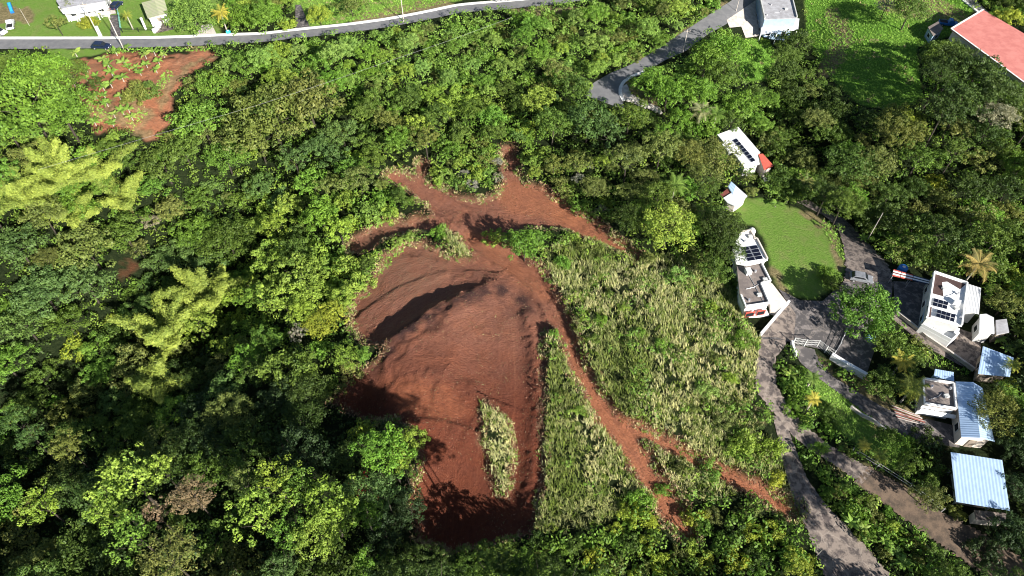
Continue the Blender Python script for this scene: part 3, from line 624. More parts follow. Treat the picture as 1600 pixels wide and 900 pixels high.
TREES = []   # dict(x,y,R,pal,kind,u,v)
def add_tree(u, v, R, pal, kind, th=None, hand=True):
    R0, H0 = SPEC[kind][0], SPEC[kind][1]; s = R/R0
    tht = PROTO[kind][0][3]*s if th is None else th
    p = at(u, v, tht+H0*s*.5)
    TREES.append(dict(x=p.x, y=p.y, z=float(hgt(p.x, p.y)), R=R, pal=pal, kind=kind, u=u, v=v, th=tht, hand=hand))
PX = lambda rpx, v: rpx*CH/(SP-(450-v)/F*CP)/F     # pixel radius -> metres at that row
HAND = [ # u, v, radius px, palette, kind
 (30,150,58,'bright','fine'),(92,170,46,'bright','fine'),(58,110,40,'bright','fine'),(110,112,26,'mid','fine'),(10,200,34,'bright','fine'),(60,205,28,'vine','small'),
 (300,18,38,'vine','fine'),(385,22,30,'bright','fine'),(415,18,24,'bright','fine'),(365,20,20,'mid','fine'),(498,22,19,'yellow','fine'),(108,8,15,'olive','fine'),(86,33,16,'olive','open'),(137,35,14,'yellow','small'),(154,14,11,'yellow','small'),(548,6,24,'olive','open'),
 (212,147,20,'olive','small'),(232,140,18,'mid','small'),(200,150,14,'olive','small'),(150,128,12,'dark','small'),(310,180,40,'bright','mid'),(285,230,30,'mid','mid'),(350,240,34,'bright','fine'),(330,130,24,'bright','mid'),(385,95,22,'bright','mid'),
 (355,370,46,'mid','fine'),(420,170,60,'olive','fine'),(480,150,44,'olive','mid'),(400,210,40,'olive','mid'),(250,250,34,'mid','mid'),(340,205,24,'olive','mid'),
 (20,380,40,'blue','mid'),(70,400,22,'olive','fine'),(130,380,44,'olive','mid'),(190,360,36,'mid','mid'),(60,450,46,'blue','big'),(130,440,40,'blue','mid'),(30,500,42,'blue','mid'),(100,500,34,'mid','mid'),(215,385,22,'olive','open'),(235,345,18,'grey','open'),
 (150,545,30,'bright','mid'),(115,545,24,'yellow','small'),(175,500,15,'yellow','small'),(60,590,26,'mid','open'),(130,610,26,'olive','mid'),(125,600,16,'lime','small'),(180,625,28,'blue','mid'),
 (350,610,34,'blue','mid'),(385,560,30,'bright','mid'),(350,540,24,'lime','open'),(20,655,26,'blue','mid'),(45,680,20,'blue','mid'),(100,695,26,'olive','mid'),(50,720,18,'lime','small'),(75,760,14,'lime','small'),(60,785,34,'lime','open'),
 (200,745,52,'lime','open'),(165,785,34,'lime','open'),(250,730,24,'lime','open'),(205,830,38,'bright','open'),(180,790,30,'lime','open'),(240,800,22,'brown','open'),(298,772,29,'brown','fine'),(258,868,38,'olive','fine'),
 (400,795,40,'lime','open'),(430,750,36,'lime','open'),(375,750,24,'olive','open'),(510,790,50,'lime','open'),(460,760,30,'bright','open'),(500,830,38,'lime','fine'),(445,830,30,'bright','open'),(560,770,30,'blue','mid'),(600,765,28,'blue','mid'),(570,800,24,'bright','mid'),
 (610,702,36,'bright','mid'),(640,690,24,'lime','mid'),(580,695,26,'bright','mid'),(630,720,22,'lime','open'),(560,680,26,'lime','small'),(640,790,28,'deep','mid'),(600,830,34,'deep','mid'),(480,615,34,'dark','fine'),(470,655,32,'dark','fine'),(430,620,30,'deep','mid'),(540,710,26,'dark','mid'),
 (440,885,22,'blue','mid'),(730,885,24,'mid','mid'),(780,870,28,'mid','mid'),(815,885,22,'bright','mid'),(690,880,22,'dark','mid'),(640,870,26,'dark','mid'),(755,855,14,'mid','small'),
 (500,505,26,'yellow','fine'),(520,485,20,'yellow','mid'),(540,555,24,'lime','mid'),(545,580,20,'olive','small'),(465,520,18,'grey','open'),(560,440,22,'lime','small'),(545,415,24,'lime','small'),(525,455,24,'lime','small'),(445,560,20,'lime','small'),(500,545,18,'bright','small'),
 (470,420,40,'lime','open'),(420,400,36,'lime','open'),(440,460,40,'lime','open'),(500,400,30,'lime','small'),(390,440,24,'lime','open'),(500,330,30,'bright','mid'),(545,310,20,'lime','small'),(580,330,26,'vine','small'),(560,275,26,'olive','mid'),(600,310,20,'bright','small'),
 (820,378,28,'bright','mid'),(772,370,17,'lime','small'),(684,363,13,'bright','small'),(640,370,11,'vine','small'),(620,378,10,'vine','small'),
 (985,300,20,'olive','mid'),(1045,350,38,'lime','fine'),(1010,330,24,'bright','open'),(1085,350,18,'bright','mid'),(1120,240,34,'olive','fine'),(1100,270,26,'olive','fine'),(1130,350,30,'dark','fine'),(1135,385,26,'dark','fine'),(1110,330,20,'mid','open'),(1120,420,24,'mid','mid'),(1145,445,14,'mid','small'),(1155,455,14,'mid','small'),
 (920,180,34,'blue','mid'),(950,200,30,'blue','open'),(985,178,30,'mid','mid'),(1020,125,28,'bright','mid'),(1045,140,28,'bright','mid'),(1090,140,28,'bright','mid'),(1105,90,28,'bright','mid'),(1140,75,32,'bright','fine'),(1125,110,28,'mid','mid'),(1160,160,28,'bright','mid'),(1180,185,18,'bright','small'),(1145,185,20,'mid','mid'),
 (1248,60,26,'dark','open'),(1262,115,22,'mid','open'),(1270,140,18,'olive','open'),(1424,12,26,'mid','fine'),(1385,8,16,'grey','open'),
 (1500,90,34,'dark','fine'),(1475,110,26,'dark','fine'),(1530,110,36,'dark','mid'),(1560,140,34,'dark','mid'),(1510,150,34,'dark','mid'),(1480,170,28,'dark','mid'),(1560,175,26,'grey','fine'),(1545,205,26,'dark','mid'),(1500,195,22,'olive','mid'),(1580,25,20,'yellow','mid'),(1565,20,18,'bright','mid'),
 (1330,250,40,'mid','fine'),(1350,280,24,'olive','mid'),(1370,250,30,'olive','fine'),(1420,185,22,'yellow','small'),(1435,200,18,'olive','mid'),(1400,180,26,'olive','mid'),(1370,190,24,'dark','mid'),(1440,240,30,'mid','mid'),(1455,285,18,'yellow','small'),(1470,310,22,'olive','mid'),(1440,335,26,'olive','mid'),(1460,355,28,'mid','mid'),(1400,315,16,'blue','small'),(1540,335,30,'bright','mid'),(1555,350,28,'olive','fine'),(1520,290,30,'dark','mid'),(1580,290,26,'dark','mid'),(1575,330,22,'olive','mid'),
 (1355,478,43,'bright','dense'),(1292,425,14,'bright','small'),(1300,440,16,'mid','small'),(1400,540,26,'mid','mid'),(1425,560,22,'mid','mid'),(1435,545,20,'olive','small'),(1385,600,26,'mid','mid'),(1560,640,34,'olive','fine'),(1580,620,24,'bright','mid'),(1590,440,20,'yellow','small'),(1575,470,24,'olive','mid'),(1575,600,16,'yellow','small'),
 (1455,775,24,'olive','mid'),(1450,690,24,'dark','small'),(1590,700,26,'deep','mid'),(1595,760,26,'deep','mid'),(1585,830,30,'deep','mid'),(1495,800,14,'olive','small'),(1405,705,20,'bright','mid'),(1420,720,20,'mid','mid'),(1540,860,26,'deep','small'),
 (1205,835,20,'yellow','small'),(1205,700,22,'lime','small'),(1165,690,22,'lime','small'),(1110,740,20,'bright','small'),(1065,730,16,'olive','small'),(1080,810,14,'yellow','small'),(1145,700,16,'lime','small'),(1175,830,18,'yellow','small'),(1000,780,20,'bright','small'),(985,800,18,'yellow','small'),(1010,810,18,'yellow','small'),(1035,765,12,'bright','small'),
 (1150,875,20,'yellow','small'),(1235,870,20,'bright','small'),(1250,885,22,'yellow','mid'),(1215,748,15,'yellow','small'),(900,850,18,'mid','small'),(880,860,16,'bright','small'),(930,870,18,'yellow','small'),(1010,850,16,'yellow','small'),(1030,880,18,'yellow','small'),(1060,870,14,'olive','small'),(960,880,16,'olive','small'),(1100,880,18,'yellow','small'),
 (1035,540,14,'bright','small'),(1105,610,16,'vine','small'),(975,480,9,'lime','small'),(1110,480,12,'lime','small'),(1160,530,20,'bright','small'),(905,385,10,'olive','small'),(880,410,14,'bright','small'),(895,370,10,'lime','small'),(945,315,12,'lime','small'),(1000,345,14,'lime','small'),(1010,405,12,'olive','small'),
 (1090,400,16,'olive','small'),(1060,430,18,'vine','small'),(725,250,15,'lime','small'),(745,265,15,'lime','small'),(700,275,13,'vine','small'),(760,250,14,'olive','small'),(715,285,10,'vine','small'),(865,255,20,'olive','open'),(905,250,22,'olive','open'),(880,290,16,'olive','small'),(930,290,20,'olive','fine'),(905,320,14,'bright','small'),(850,240,14,'lime','small'),
 (866,520,8,'bright','small'),(880,620,12,'olive','small'),(905,640,10,'lime','small'),(1000,520,9,'bright','small'),(940,500,10,'bright','small'),(930,530,9,'mid','small'),(1120,560,12,'olive','small'),(1140,590,12,'lime','small'),(1180,650,16,'dark','small'),(1130,660,16,'olive','small'),(1085,640,10,'olive','small'),
 (1230,600,14,'bright','small'),(1240,640,14,'bright','small'),(1260,660,14,'bright','small'),(1280,700,14,'bright','small'),(1310,770,12,'olive','small'),(1345,835,10,'olive','small'),(1370,810,14,'olive','small'),(1395,825,14,'lime','small'),(1430,850,16,'olive','small'),(1295,640,12,'mid','small'),(1300,660,12,'mid','small'),(1390,680,14,'mid','small'),(1420,690,14,'bright','small'),
]
for (u, v, r, pal, kind) in HAND:
    tall = u < 660 and v > 640 and pal in ('lime', 'olive', 'bright', 'brown', 'blue') and kind != 'small'
    add_tree(u, v, max(.9, PX(r, v)), pal, kind, th=(0.15 if kind == 'small' else (10.5 if tall else (2.2 if (v < 26 and u < 600) or (1340 < u < 1440 and 165 < v < 206) else (9.5 if u > 1465 and 85 < v < 180 else None)))))
for (u, v, r, pal, t_) in [(880,925,34,'mid',21),(918,932,34,'dark',21),(848,922,30,'mid',18)]: add_tree(u, v, PX(r, v), pal, 'big', th=t_)  # extra-tall trees, mostly out of view, added to lengthen shade over the clearing
for (u, v, r, pal) in [(830,888,26,'mid'),(862,908,26,'dark'),(770,885,24,'mid'),(800,900,30,'dark'),(690,925,40,'dark'),(760,930,44,'mid'),(830,935,40,'dark'),(620,930,44,'dark'),(900,945,36,'mid'),(1690,850,46,'dark'),(1665,905,44,'mid'),(1735,790,44,'dark'),(1590,925,34,'dark'),(1720,700,44,'mid'),(1640,985,44,'dark')]:  # those past the right edge are unseen, added to shade the square roof
    add_tree(u, v, PX(r, v), pal, 'big', th=15)
# zones for the rest: outline, palettes, kinds, radius range
ZONES = [
 ([(370,40),(700,25),(870,10),(1130,0),(1010,80),(920,130),(830,130),(700,150),(560,150),(430,140),(340,110)], ['bright','vine','bright','lime','vine','olive'], ['small','small','mid'], (2.0,3.6)),
 ([(1000,60),(1180,40),(1230,200),(1100,220),(1040,170),(1000,120)], ['bright','mid','bright'], ['mid','small'], (2.4,3.8)),
 ([(340,110),(840,130),(960,180),(900,230),(780,228),(640,250),(590,300),(520,330),(400,300),(260,250)], ['bright','olive','mid','lime','mid','blue'], ['mid','open','mid','small'], (2.6,4.4)),
 ([(380,300),(600,300),(640,350),(560,400),(520,520),(420,560),(380,440)], ['lime','bright','lime','mid'], ['mid','open','small'], (2.6,4.0)),
 ([(880,170),(1100,180),(1180,300),(1160,460),(1050,400),(980,330),(880,240)], ['dark','olive','mid','bright'], ['mid','fine','open'], (2.6,4.0)),
 ([(-60,340),(380,330),(330,420),(160,560),(-60,600)], ['blue','mid','blue','bright'], ['mid','big'], (3.4,5.2)),
 ([(1200,150),(1700,150),(1700,430),(1520,400),(1400,340),(1260,300)], ['dark','mid','mid','olive','bright'], ['mid','open','big'], (3.0,4.8)),
 ([(1380,600),(1700,380),(1700,960),(1480,960),(1380,700)], ['deep','dark','mid'], ['mid','fine'], (2.8,4.4)),
 ([(820,770),(1000,740),(1180,740),(1300,860),(1300,990),(820,990)], ['bright','olive','yellow','mid','lime','dark','mid'], ['small'], (1.3,2.3)),
 ([(1230,560),(1500,690),(1480,960),(1290,780),(1215,620)], ['bright','mid','olive'], ['small'], (1.2,2.2)),
 ([(-80,520),(200,520),(520,600),(660,680),(700,860),(760,990),(-80,990)], ['deep','dark','dark','mid','mid','olive','bright'], ['mid','open','big','mid'], (3.2,5.2)),
]
ZONES.append((G5, ['lime','olive','vine','bright','grey'], ['small'], (1.2, 2.2))); ZONES.append((G6, ['olive','lime','olive','vine','grey'], ['small', 'small', 'open'], (1.3, 2.6))); ZONES.append((G7, ['lime','vine','olive'], ['small'], (1.2, 2.2)))
def zone(u, v):
    for i in (11, 12, 13):
        if inpoly(np.array([u]), np.array([v]), ZONES[i][0])[0]: return i
    for i, z in enumerate(ZONES):
        if inpoly(np.array([u]), np.array([v]), z[0])[0]: return i
    return -1
rnd = random.Random(5)
SUNNY = [ROOFS[2], ROOFS[3], ROOFS[4], ROOFS[5], LAWN2, G1, GARDEN, [(1262,10),(1400,10),(1380,60),(1370,100),(1400,150),(1340,150),(1290,110)], [(600,380),(800,400),(840,520),(800,640),(640,600),(560,500)]]
def shades(p, top, R):
    L = (top-1.5)/math.tan(SUN_EL)
    for k in (1.0, .72):
        for o in (-.5, 0, .5):
            x = p.x-SAZ[0]*L*k+SAZ[1]*R*o; y = p.y-SAZ[1]*L*k-SAZ[0]*R*o
            u_, v_, _ = project(np.array([x]), np.array([y]), hgt([x], [y])+1.0)
            for q in SUNNY:
                if inpoly(u_, v_, q)[0]: return True
    return False
HT = [(t['x'], t['y'], t['R']) for t in TREES]
cand = 0
ex = np.array([(t['x'], t['y'], t['R']) for t in TREES])
acc = list(map(tuple, ex))
for _ in range(16000):
    u = rnd.uniform(-70, 1670); v = rnd.uniform(-60, 985)
    # uniform on the ground rather than in the picture
    if rnd.random() > ((SP-(450-v)/F*CP)/1.05)**-3*0.35+.0: continue
    zi = zone(u, v)
    if zi < 0:
        zi = 6 if u > 1150 else 2
        if v > 560: zi = 10 if u < 820 else 8
    z = ZONES[zi]; kind = rnd.choice(z[2]); R = rnd.uniform(*z[3])*(.72 if kind == 'small' else 1); s = R/SPEC[kind][0]
    th = (0.15 if kind == 'small' else PROTO[kind][0][3]*s*rnd.choice((.55, .75, 1.0, 1.3, 1.7)))
    if zi == 10: th *= .85
    p = at(u, v, th+SPEC[kind][1]*s*.5)
    A = np.array(acc); d = np.hypot(A[:, 0]-p.x, A[:, 1]-p.y)
    if (d < .66*(A[:, 2]+R)).any(): continue
    if shades(p, th+SPEC[kind][1]*s, R):
        th = min(th, 2.0)*.8; p = at(u, v, th+SPEC[kind][1]*s*.5)
        if shades(p, th+SPEC[kind][1]*s, R*.5): continue
    rp_ = R/PX(1, v)
    aa = np.linspace(0, 6.28, 9)
    uu = np.r_[u, u+np.cos(aa)*rp_*.85]; vv = np.r_[v, v+np.sin(aa)*rp_*.7]
    bu, bv, _ = project(np.array([p.x]), np.array([p.y]), hgt([p.x], [p.y]))
    if blocked(np.r_[uu, bu], np.r_[vv, bv]).any(): continue
    acc.append((p.x, p.y, R))
    TREES.append(dict(x=p.x, y=p.y, z=float(hgt(p.x, p.y)), R=R, pal=rnd.choice(z[1]), kind=kind, u=u, v=v, th=th, hand=False))
for _ in range(9000):
    u = rnd.uniform(-40, 1640); v = rnd.uniform(-30, 940)
    zi = zone(u, v); zi = (6 if u > 1150 else 2) if zi < 0 else zi
    if rnd.random() < .25: continue
    R = rnd.uniform(1.2, 2.3); th = .1+(rnd.uniform(.5, 2.5) if zi not in (8, 9) else 0); p = at(u, v, th+1)
    A = np.array(acc); d = np.hypot(A[:, 0]-p.x, A[:, 1]-p.y)
    if (d < .74*(A[:, 2]+R)).any(): continue
    rp_ = R/PX(1, v); aa = np.linspace(0, 6.28, 7); uu = np.r_[u, u+np.cos(aa)*rp_*.8]; vv = np.r_[v, v+np.sin(aa)*rp_*.65]
    bu, bv, _ = project(np.array([p.x]), np.array([p.y]), hgt([p.x], [p.y]))
    if blocked(np.r_[uu, bu], np.r_[vv, bv]).any(): continue
    acc.append((p.x, p.y, R)); pl_ = rnd.choice(ZONES[zi][1])
    TREES.append(dict(x=p.x, y=p.y, z=float(hgt(p.x, p.y)), R=R, pal=pl_, kind='small', u=u, v=v, th=th, hand=False))
# the wood goes on beyond the picture's edges
for _ in range(6000):
    u = rnd.uniform(-330, 1930); v = rnd.uniform(-70, 1200)
    if -60 < u < 1660 and -45 < v < 955: continue
    kind = rnd.choice(('mid', 'big', 'mid', 'open')); R = rnd.uniform(3.4, 5.4); s = R/SPEC[kind][0]; th = PROTO[kind][0][3]*s*rnd.uniform(.6, 1.1); p = at(u, v, th+1)
    A = np.array(acc); d = np.hypot(A[:, 0]-p.x, A[:, 1]-p.y)
    if (d < .68*(A[:, 2]+R)).any() or (v < 120 and (u < 900 or u > 1100)) : continue
    bu, bv, _ = project(np.array([p.x]), np.array([p.y]), hgt([p.x], [p.y]))
    if blocked(np.r_[bu, u, u+15, u-15], np.r_[bv, v, v+10, v-10]).any() or shades(p, th+3, R): continue
    acc.append((p.x, p.y, R)); TREES.append(dict(x=p.x, y=p.y, z=float(hgt(p.x, p.y)), R=R, pal=rnd.choice(['mid', 'dark', 'bright', 'olive']), kind=kind, u=u, v=v, th=th, hand=False))
# put the trees in: the largest in the picture of each kind one by one, any left over as one mass
bush = [t for t in TREES if t['kind'] == 'small']; tree = [t for t in TREES if t['kind'] != 'small']
restV = []; restQ = []; restT = []; restC = []; rn = 0
def place(lst, name, cat, group, noun, cap=295):
    global rn
    lst.sort(key=lambda t: -(10 if (t['hand'] and -10 < t['u'] < 1610) else 0) - t['R']/PX(1, min(max(t['v'], 0), 900)) + (200 if not (-30 < t['u'] < 1630 and -30 < t['v'] < 930) else 0))
    items = []
    for i, t in enumerate(lst):
        pr = PROTO[t['kind']]; k = rnd.randrange(len(pr)); cm, tm, R0, th0, H0 = pr[k]; s = t['R']/R0; rz = rnd.uniform(0, 6.28); zs = s*rnd.uniform(.9, 1.15)
        c = np.array(PAL[t['pal']])*rnd.uniform(.84, 1.16)*np.array([rnd.uniform(.92, 1.08), 1, rnd.uniform(.85, 1.15)])
        dz = t['th']-th0*zs
        if i < cap:
            o = empty(name, (t['x'], t['y'], t['z']), None, cat, group, rz)
            cr = link('crown', cm, o, (0, 0, dz)); cr.scale = (s, s, zs); cr.color = (*c, 1)
            if t['pal'] not in ('brown',) or True:
                tr = link('trunk', tm, o, (0, 0, 0)); hh = max(.3, t['th'])/th0; tr.scale = (s, s, hh)
            size = 'small' if t['R'] < (1.6 if t['kind'] == 'small' else 3.4) else ('large' if t['R'] > (2.3 if t['kind'] == 'small' else 4.6) else 'medium')
            items.append(dict(o=o, u=t['u'], v=t['v'], adj=f"{size} {WORDC[t['pal']]}"))
        else:
            V, Q, T = ARR[t['kind']][k]; cz, sz = math.cos(rz), math.sin(rz)
            W = np.stack([(V[:, 0]*cz-V[:, 1]*sz)*s+t['x'], (V[:, 0]*sz+V[:, 1]*cz)*s+t['y'], V[:, 2]*zs+dz+t['z']], 1)
            restV.append(W); restQ.append(Q+rn); rn += len(V); restT.append(T); restC.append(np.tile(c, (len(Q), 1)))
    autolabel(items, noun)
    return len(lst)
nt_ = place(tree, 'broadleaf_tree', 'tree', 'broadleaf trees of the hillside wood', 'tree')
ns_ = place(bush, 'shrub', 'shrub', 'shrubs and young bushy growth', 'shrub')
print('TREES', nt_, 'SHRUBS', ns_)
if restV:
    me = fastmesh('woodland_canopy', np.vstack(restV), np.vstack(restQ), LEAFC, [('tint', 'FACE', np.concatenate(restT)), ('col', 'FACE', np.vstack(restC))])
    tag(link('woodland_canopy', me), 'remaining green crowns that fill in the wood between the single trees', 'woodland', kind='stuff')

# ------------------------------------------------------------ undergrowth: one mass of low leafy clumps under and between the trees
def world_samples(step, jit=.5, seed=1):
    r = np.random.default_rng(seed); xs = np.arange(-160, 160, step); ys = np.arange(24, 212, step)
    x, y = np.meshgrid(xs, ys); x = x.ravel()+r.uniform(-jit, jit, x.size)*step; y = y.ravel()+r.uniform(-jit, jit, y.size)*step
    h = hgt(x, y); u, v, d = project(x, y, h); k = (u > -50) & (u < 1650) & (v > -45) & (v < 960)
    return x[k], y[k], h[k], u[k], v[k]
x, y, h, u, v = world_samples(1.75, .55, 3)
incane = np.zeros(len(u), bool)
for p in (G1, G2, G4): incane |= inpoly(u, v, p)
incane &= (fbm(x/4, y/4, 88) > .56) & (RG.random(len(u)) < .8)
bl = blocked(u, v) & ~(incane & ~blocked(u, v, cane_ok=True)); bl |= dirtmask(u+6, v-6) | dirtmask(u-6, v-6)
x, y, h, u, v = (a[~bl] for a in (x, y, h, u, v))
# tops must not hide the roads either
u2, v2, _ = project(x, y, h+1.6)
ok = ~blocked(u2, v2, cane_ok=True); x, y, h, u, v = (a[ok] for a in (x, y, h, u, v))
rg = np.random.default_rng(9); PC = []; PNn = []; PL = []; PT = []; PCo = []
pn = fbm(x/14, y/14, 77, 2); pn2 = fbm(x/5, y/5, 79, 2)
lowleft = inpoly(u, v, ZONES[10][0]) | inpoly(u, v, ZONES[7][0])
topz = inpoly(u, v, ZONES[0][0]) | inpoly(u, v, ZONES[1][0])
cols = [np.array(PAL[k]) for k in ('mid', 'bright', 'olive', 'lime', 'dark', 'deep', 'vine')]
for i in range(len(x)):
    r = rg.uniform(.7, 1.35); n = int(20*r*r)+6
    hh = rg.uniform(.2, 2.4)*(1.3 if topz[i] else 1)
    a, b_, l = puff((x[i], y[i], h[i]+hh), r, n, .24, rg)
    PC.append(a); PNn.append(b_); PL.append(l); PT.append(np.clip(rg.normal(.5, .12)+rg.normal(0, .15, n), 0, 1))
    if lowleft[i]: c = cols[5] if pn[i] < .5 else cols[4]  # lower wood clumps take greens with shade put into their colour
    elif topz[i]: c = cols[1]*(1-pn2[i])+cols[6]*pn2[i]
    else: c = cols[0]*(1-pn[i])+(cols[3] if pn2[i] > .6 else cols[1])*pn[i]
    PCo.append(np.tile(c*rg.uniform(.8, 1.15), (n, 1)))
V, Q = quads(np.vstack(PC), np.vstack(PNn), np.concatenate(PL), .62, rg)
me = fastmesh('undergrowth', V, Q, LEAFC, [('tint', 'FACE', np.concatenate(PT)), ('col', 'FACE', np.vstack(PCo))])
tag(link('undergrowth', me), 'low tangled green undergrowth covering the hillside beneath the trees', 'undergrowth', kind='stuff')

# ------------------------------------------------------------ tall cane grass
def blades(x, y, h, nb, L, wd, colf, seed, lean=1.0, segs=3):
    """arching blades; returns V, Q, tint, colour"""
    r = np.random.default_rng(seed); n = len(x)*nb
    X = np.repeat(x, nb)+r.normal(0, .16, n); Y = np.repeat(y, nb)+r.normal(0, .16, n); Z = np.repeat(h, nb)-.05
    az = r.uniform(0, 6.283, n); ln = L*r.uniform(.6, 1.25, n); out = lean*r.uniform(.25, .75, n)
    base_az = np.repeat(r.normal(2.2, .9, len(x)), nb); az = np.where(r.random(n) < .45, base_az+r.normal(0, .5, n), az)
    ww = wd*r.uniform(.6, 1.4, n); dx, dy = np.cos(az), np.sin(az); nxv, nyv = -dy, dx
    V = np.zeros((n, segs+1, 2, 3))
    for k in range(segs+1):
        t = k/segs; ho = ln*out*t**1.6; up = ln*np.sqrt(np.clip(1-out**2, .1, 1))*(t-.22*out*t**3)
        wk = ww*(1-.75*t**2)/2
        for s, sg in ((0, -1), (1, 1)):
            V[:, k, s, 0] = X+dx*ho+nxv*wk*sg; V[:, k, s, 1] = Y+dy*ho+nyv*wk*sg; V[:, k, s, 2] = Z+up
    base = np.arange(n)[:, None]*(segs+1)*2; Q = []
    for k in range(segs): Q.append(np.stack([base[:, 0]+2*k, base[:, 0]+2*k+1, base[:, 0]+2*k+3, base[:, 0]+2*k+2], 1))
    Q = np.stack(Q, 1).reshape(-1, 4)
    T = np.repeat(np.clip(np.repeat(r.normal(.5, .15, len(x)), nb)+r.normal(0, .15, n), 0, 1), segs)
    C = np.repeat(np.repeat(colf, nb, 0)*r.uniform(.8, 1.2, (n, 1)), segs, 0)
    return V.reshape(-1, 3), Q, T, C
x, y, h, u, v = world_samples(.42, .6, 13)
un = (fbm(x/2, y/2, 21)-.5)*15; vn = (fbm(x/2+40, y/2, 31)-.5)*13
k = np.zeros(len(x), bool)
for p in CANE: k |= inpoly(u+un, v+vn, p)
k &= ~dirtmask(u+un, v+vn)
for p in HARD+ROOFS: k &= ~inpoly(u, v, p)
x, y, h, u, v = (a[k] for a in (x, y, h, u, v))
g1 = fbm(x/9, y/9, 91); g2 = fbm(x/2.2, y/2.2, 93)
dens = RG.random(len(x)) < np.clip(1.1-.75*(g2 < .42), 0, 1); x, y, h, u, v, g1, g2 = (a[dens] for a in (x, y, h, u, v, g1, g2))
green = np.clip((g1-.47)*4, 0, 1)[:, None]
low = np.clip((v-740)/70, 0, 1)[:, None]; upg = 0
green = np.clip(green*.75+low*.5+upg*.45, 0, .95)
tan_c = np.array([.58, .56, .32]); tan2 = np.array([.44, .47, .19]); gr_c = np.array([.15, .215, .035])
cc = (tan_c*(1-g2[:, None])+tan2*g2[:, None])*(1-green)+gr_c*green
fl = RG.random(len(x))[:, None]; cc = np.where(fl < .36, gr_c*1.0, cc)
V, Q, T, C = blades(x, y, h, 8, .90, .078, cc, 5)
me = fastmesh('cane_grass', V, Q, LEAFC, [('tint', 'FACE', T), ('col', 'FACE', C)])
tag(link('cane_grass', me), 'tall pale straw and green cane grass around the red earth tracks', 'grass', kind='stuff')
print('CANE', len(Q))
# short rough grass: pasture, verges, banks
ed0 = edge.ravel()
x, y, h, u, v = world_samples(.62, .6, 15)
k = np.zeros(len(x), bool)
for p in (PAST, PAST2, BLOT, LAWN3): k |= inpoly(u, v, p)
bank = np.zeros(len(x), bool)
for s in ([(1250,600,14),(1300,660,18),(1380,720,18),(1450,760,10)], [(1235,690,12),(1290,735,16),(1360,790,20),(1440,860,26),(1500,900,20)], [(1100,30,8),(1040,75,8),(960,122,10)], [(1290,350,8),(1318,400,7)], [(1400,530,14),(1500,580,16)], [(1180,90,30)], [(10,230,30)],[(170,80,4),(250,78,4),(335,76,4)],[(150,176,8),(170,186,9)],[(205,196,9),(222,176,8)],[(252,132,8),(262,118,8)],[(1196,560,5),(1200,610,5),(1222,650,5)],[(1175,560,4),(1172,610,4),(1200,648,5)],[(1244,790,6),(1268,842,5),(1280,880,6)],[(1290,784,5),(1335,830,5),(1392,895,6)],[(1395,800,5),(1440,832,6),(1500,872,6)],[(590,400,10),(560,455,9),(640,372,8)],[(1150,690,30),(1200,720,20)]):
    bank |= instroke(u, v, s)
k |= bank
for p in HARD+ROOFS: k &= ~inpoly(u, v, p)
x, y, h, u, v = (a[k] for a in (x, y, h, u, v)); g1 = fbm(x/6, y/6, 95)[:, None]; g2 = fbm(x/2, y/2, 96)[:, None]
cc = np.array([.17, .40, .045])*(1-g1)+np.array([.30, .46, .085])*g1; cc = np.where(g2 > .72, np.array([.34, .31, .15]), cc)
eg = np.where((ed0 > .3) & (fbm(GX/2.5, GY/2.5, 33).ravel() > .5))[0]; eg = RG.choice(eg, 3800); ex_ = GX.ravel()[eg]+RG.uniform(-.4, .4, 3800); ey_ = GY.ravel()[eg]+RG.uniform(-.4, .4, 3800)
ec = np.where(RG.random(3800)[:, None] < .5, np.array([.50, .44, .24]), np.array([.18, .30, .05])); x = np.r_[x, ex_]; y = np.r_[y, ey_]; h = np.r_[h, hgt(ex_, ey_)]; cc = np.vstack([cc, ec])
V, Q, T, C = blades(x, y, h, 8, .38, .11, cc, 6, lean=1.2, segs=2)
me = fastmesh('rough_grass', V, Q, LEAFC, [('tint', 'FACE', T), ('col', 'FACE', C)])
tag(link('rough_grass', me), 'knee-high rough green grass on the pasture and roadside banks', 'grass', kind='stuff')
# dry litter: torn roots, straw and clods along the cut edges of the earth
ed = edge.ravel(); pick = np.where(ed > .25)[0]; pick = RG.choice(pick, min(26000, len(pick)*2), replace=True)
cx = GX.ravel()[pick]+RG.uniform(-.3, .3, len(pick)); cy = GY.ravel()[pick]+RG.uniform(-.3, .3, len(pick)); cz = hgt(cx, cy)+RG.uniform(.02, .22, len(pick))
nn = RG.normal(size=(len(pick), 3))*.5+np.array([0, 0, 1]); V, Q = quads(np.stack([cx, cy, cz], 1), nn, RG.uniform(.08, .34, len(pick)), .22)
colr = np.where(RG.random(len(pick))[:, None] < .45, np.array([.38, .26, .17]), np.array([.16, .075, .05])); colr = np.where(RG.random(len(pick))[:, None] < .12, np.array([.20, .24, .07]), colr)
me = fastmesh('plant_litter', V, Q, LEAFC, [('tint', 'FACE', RG.random(len(pick))), ('col', 'FACE', colr)])
tag(link('plant_litter', me), 'dry straw roots and torn stalks strewn along the cut earth edges', 'litter', kind='stuff')
inn = np.where((dirt.ravel() > .5) & (ed < .3) & (fbm(GX/4, GY/4, 64).ravel()+.25*scrap.ravel() > .52))[0]; pk = RG.choice(inn, 15000)
cx = GX.ravel()[pk]+RG.uniform(-.15, .15, 15000); cy = GY.ravel()[pk]+RG.uniform(-.15, .15, 15000); nn = RG.normal(size=(15000, 3))*.4+np.array([0, 0, 1])
V, Q = quads(np.stack([cx, cy, hgt(cx, cy)+RG.uniform(.02, .08, 15000)], 1), nn, RG.gamma(2.0, .035, 15000)+.02, .16)
cr_ = RG.random(15000)[:, None]; colr = np.where(cr_ < .3, np.array([.36, .23, .16]), np.where(cr_ < .8, np.array([.10, .045, .035]), np.array([.30, .28, .14])))
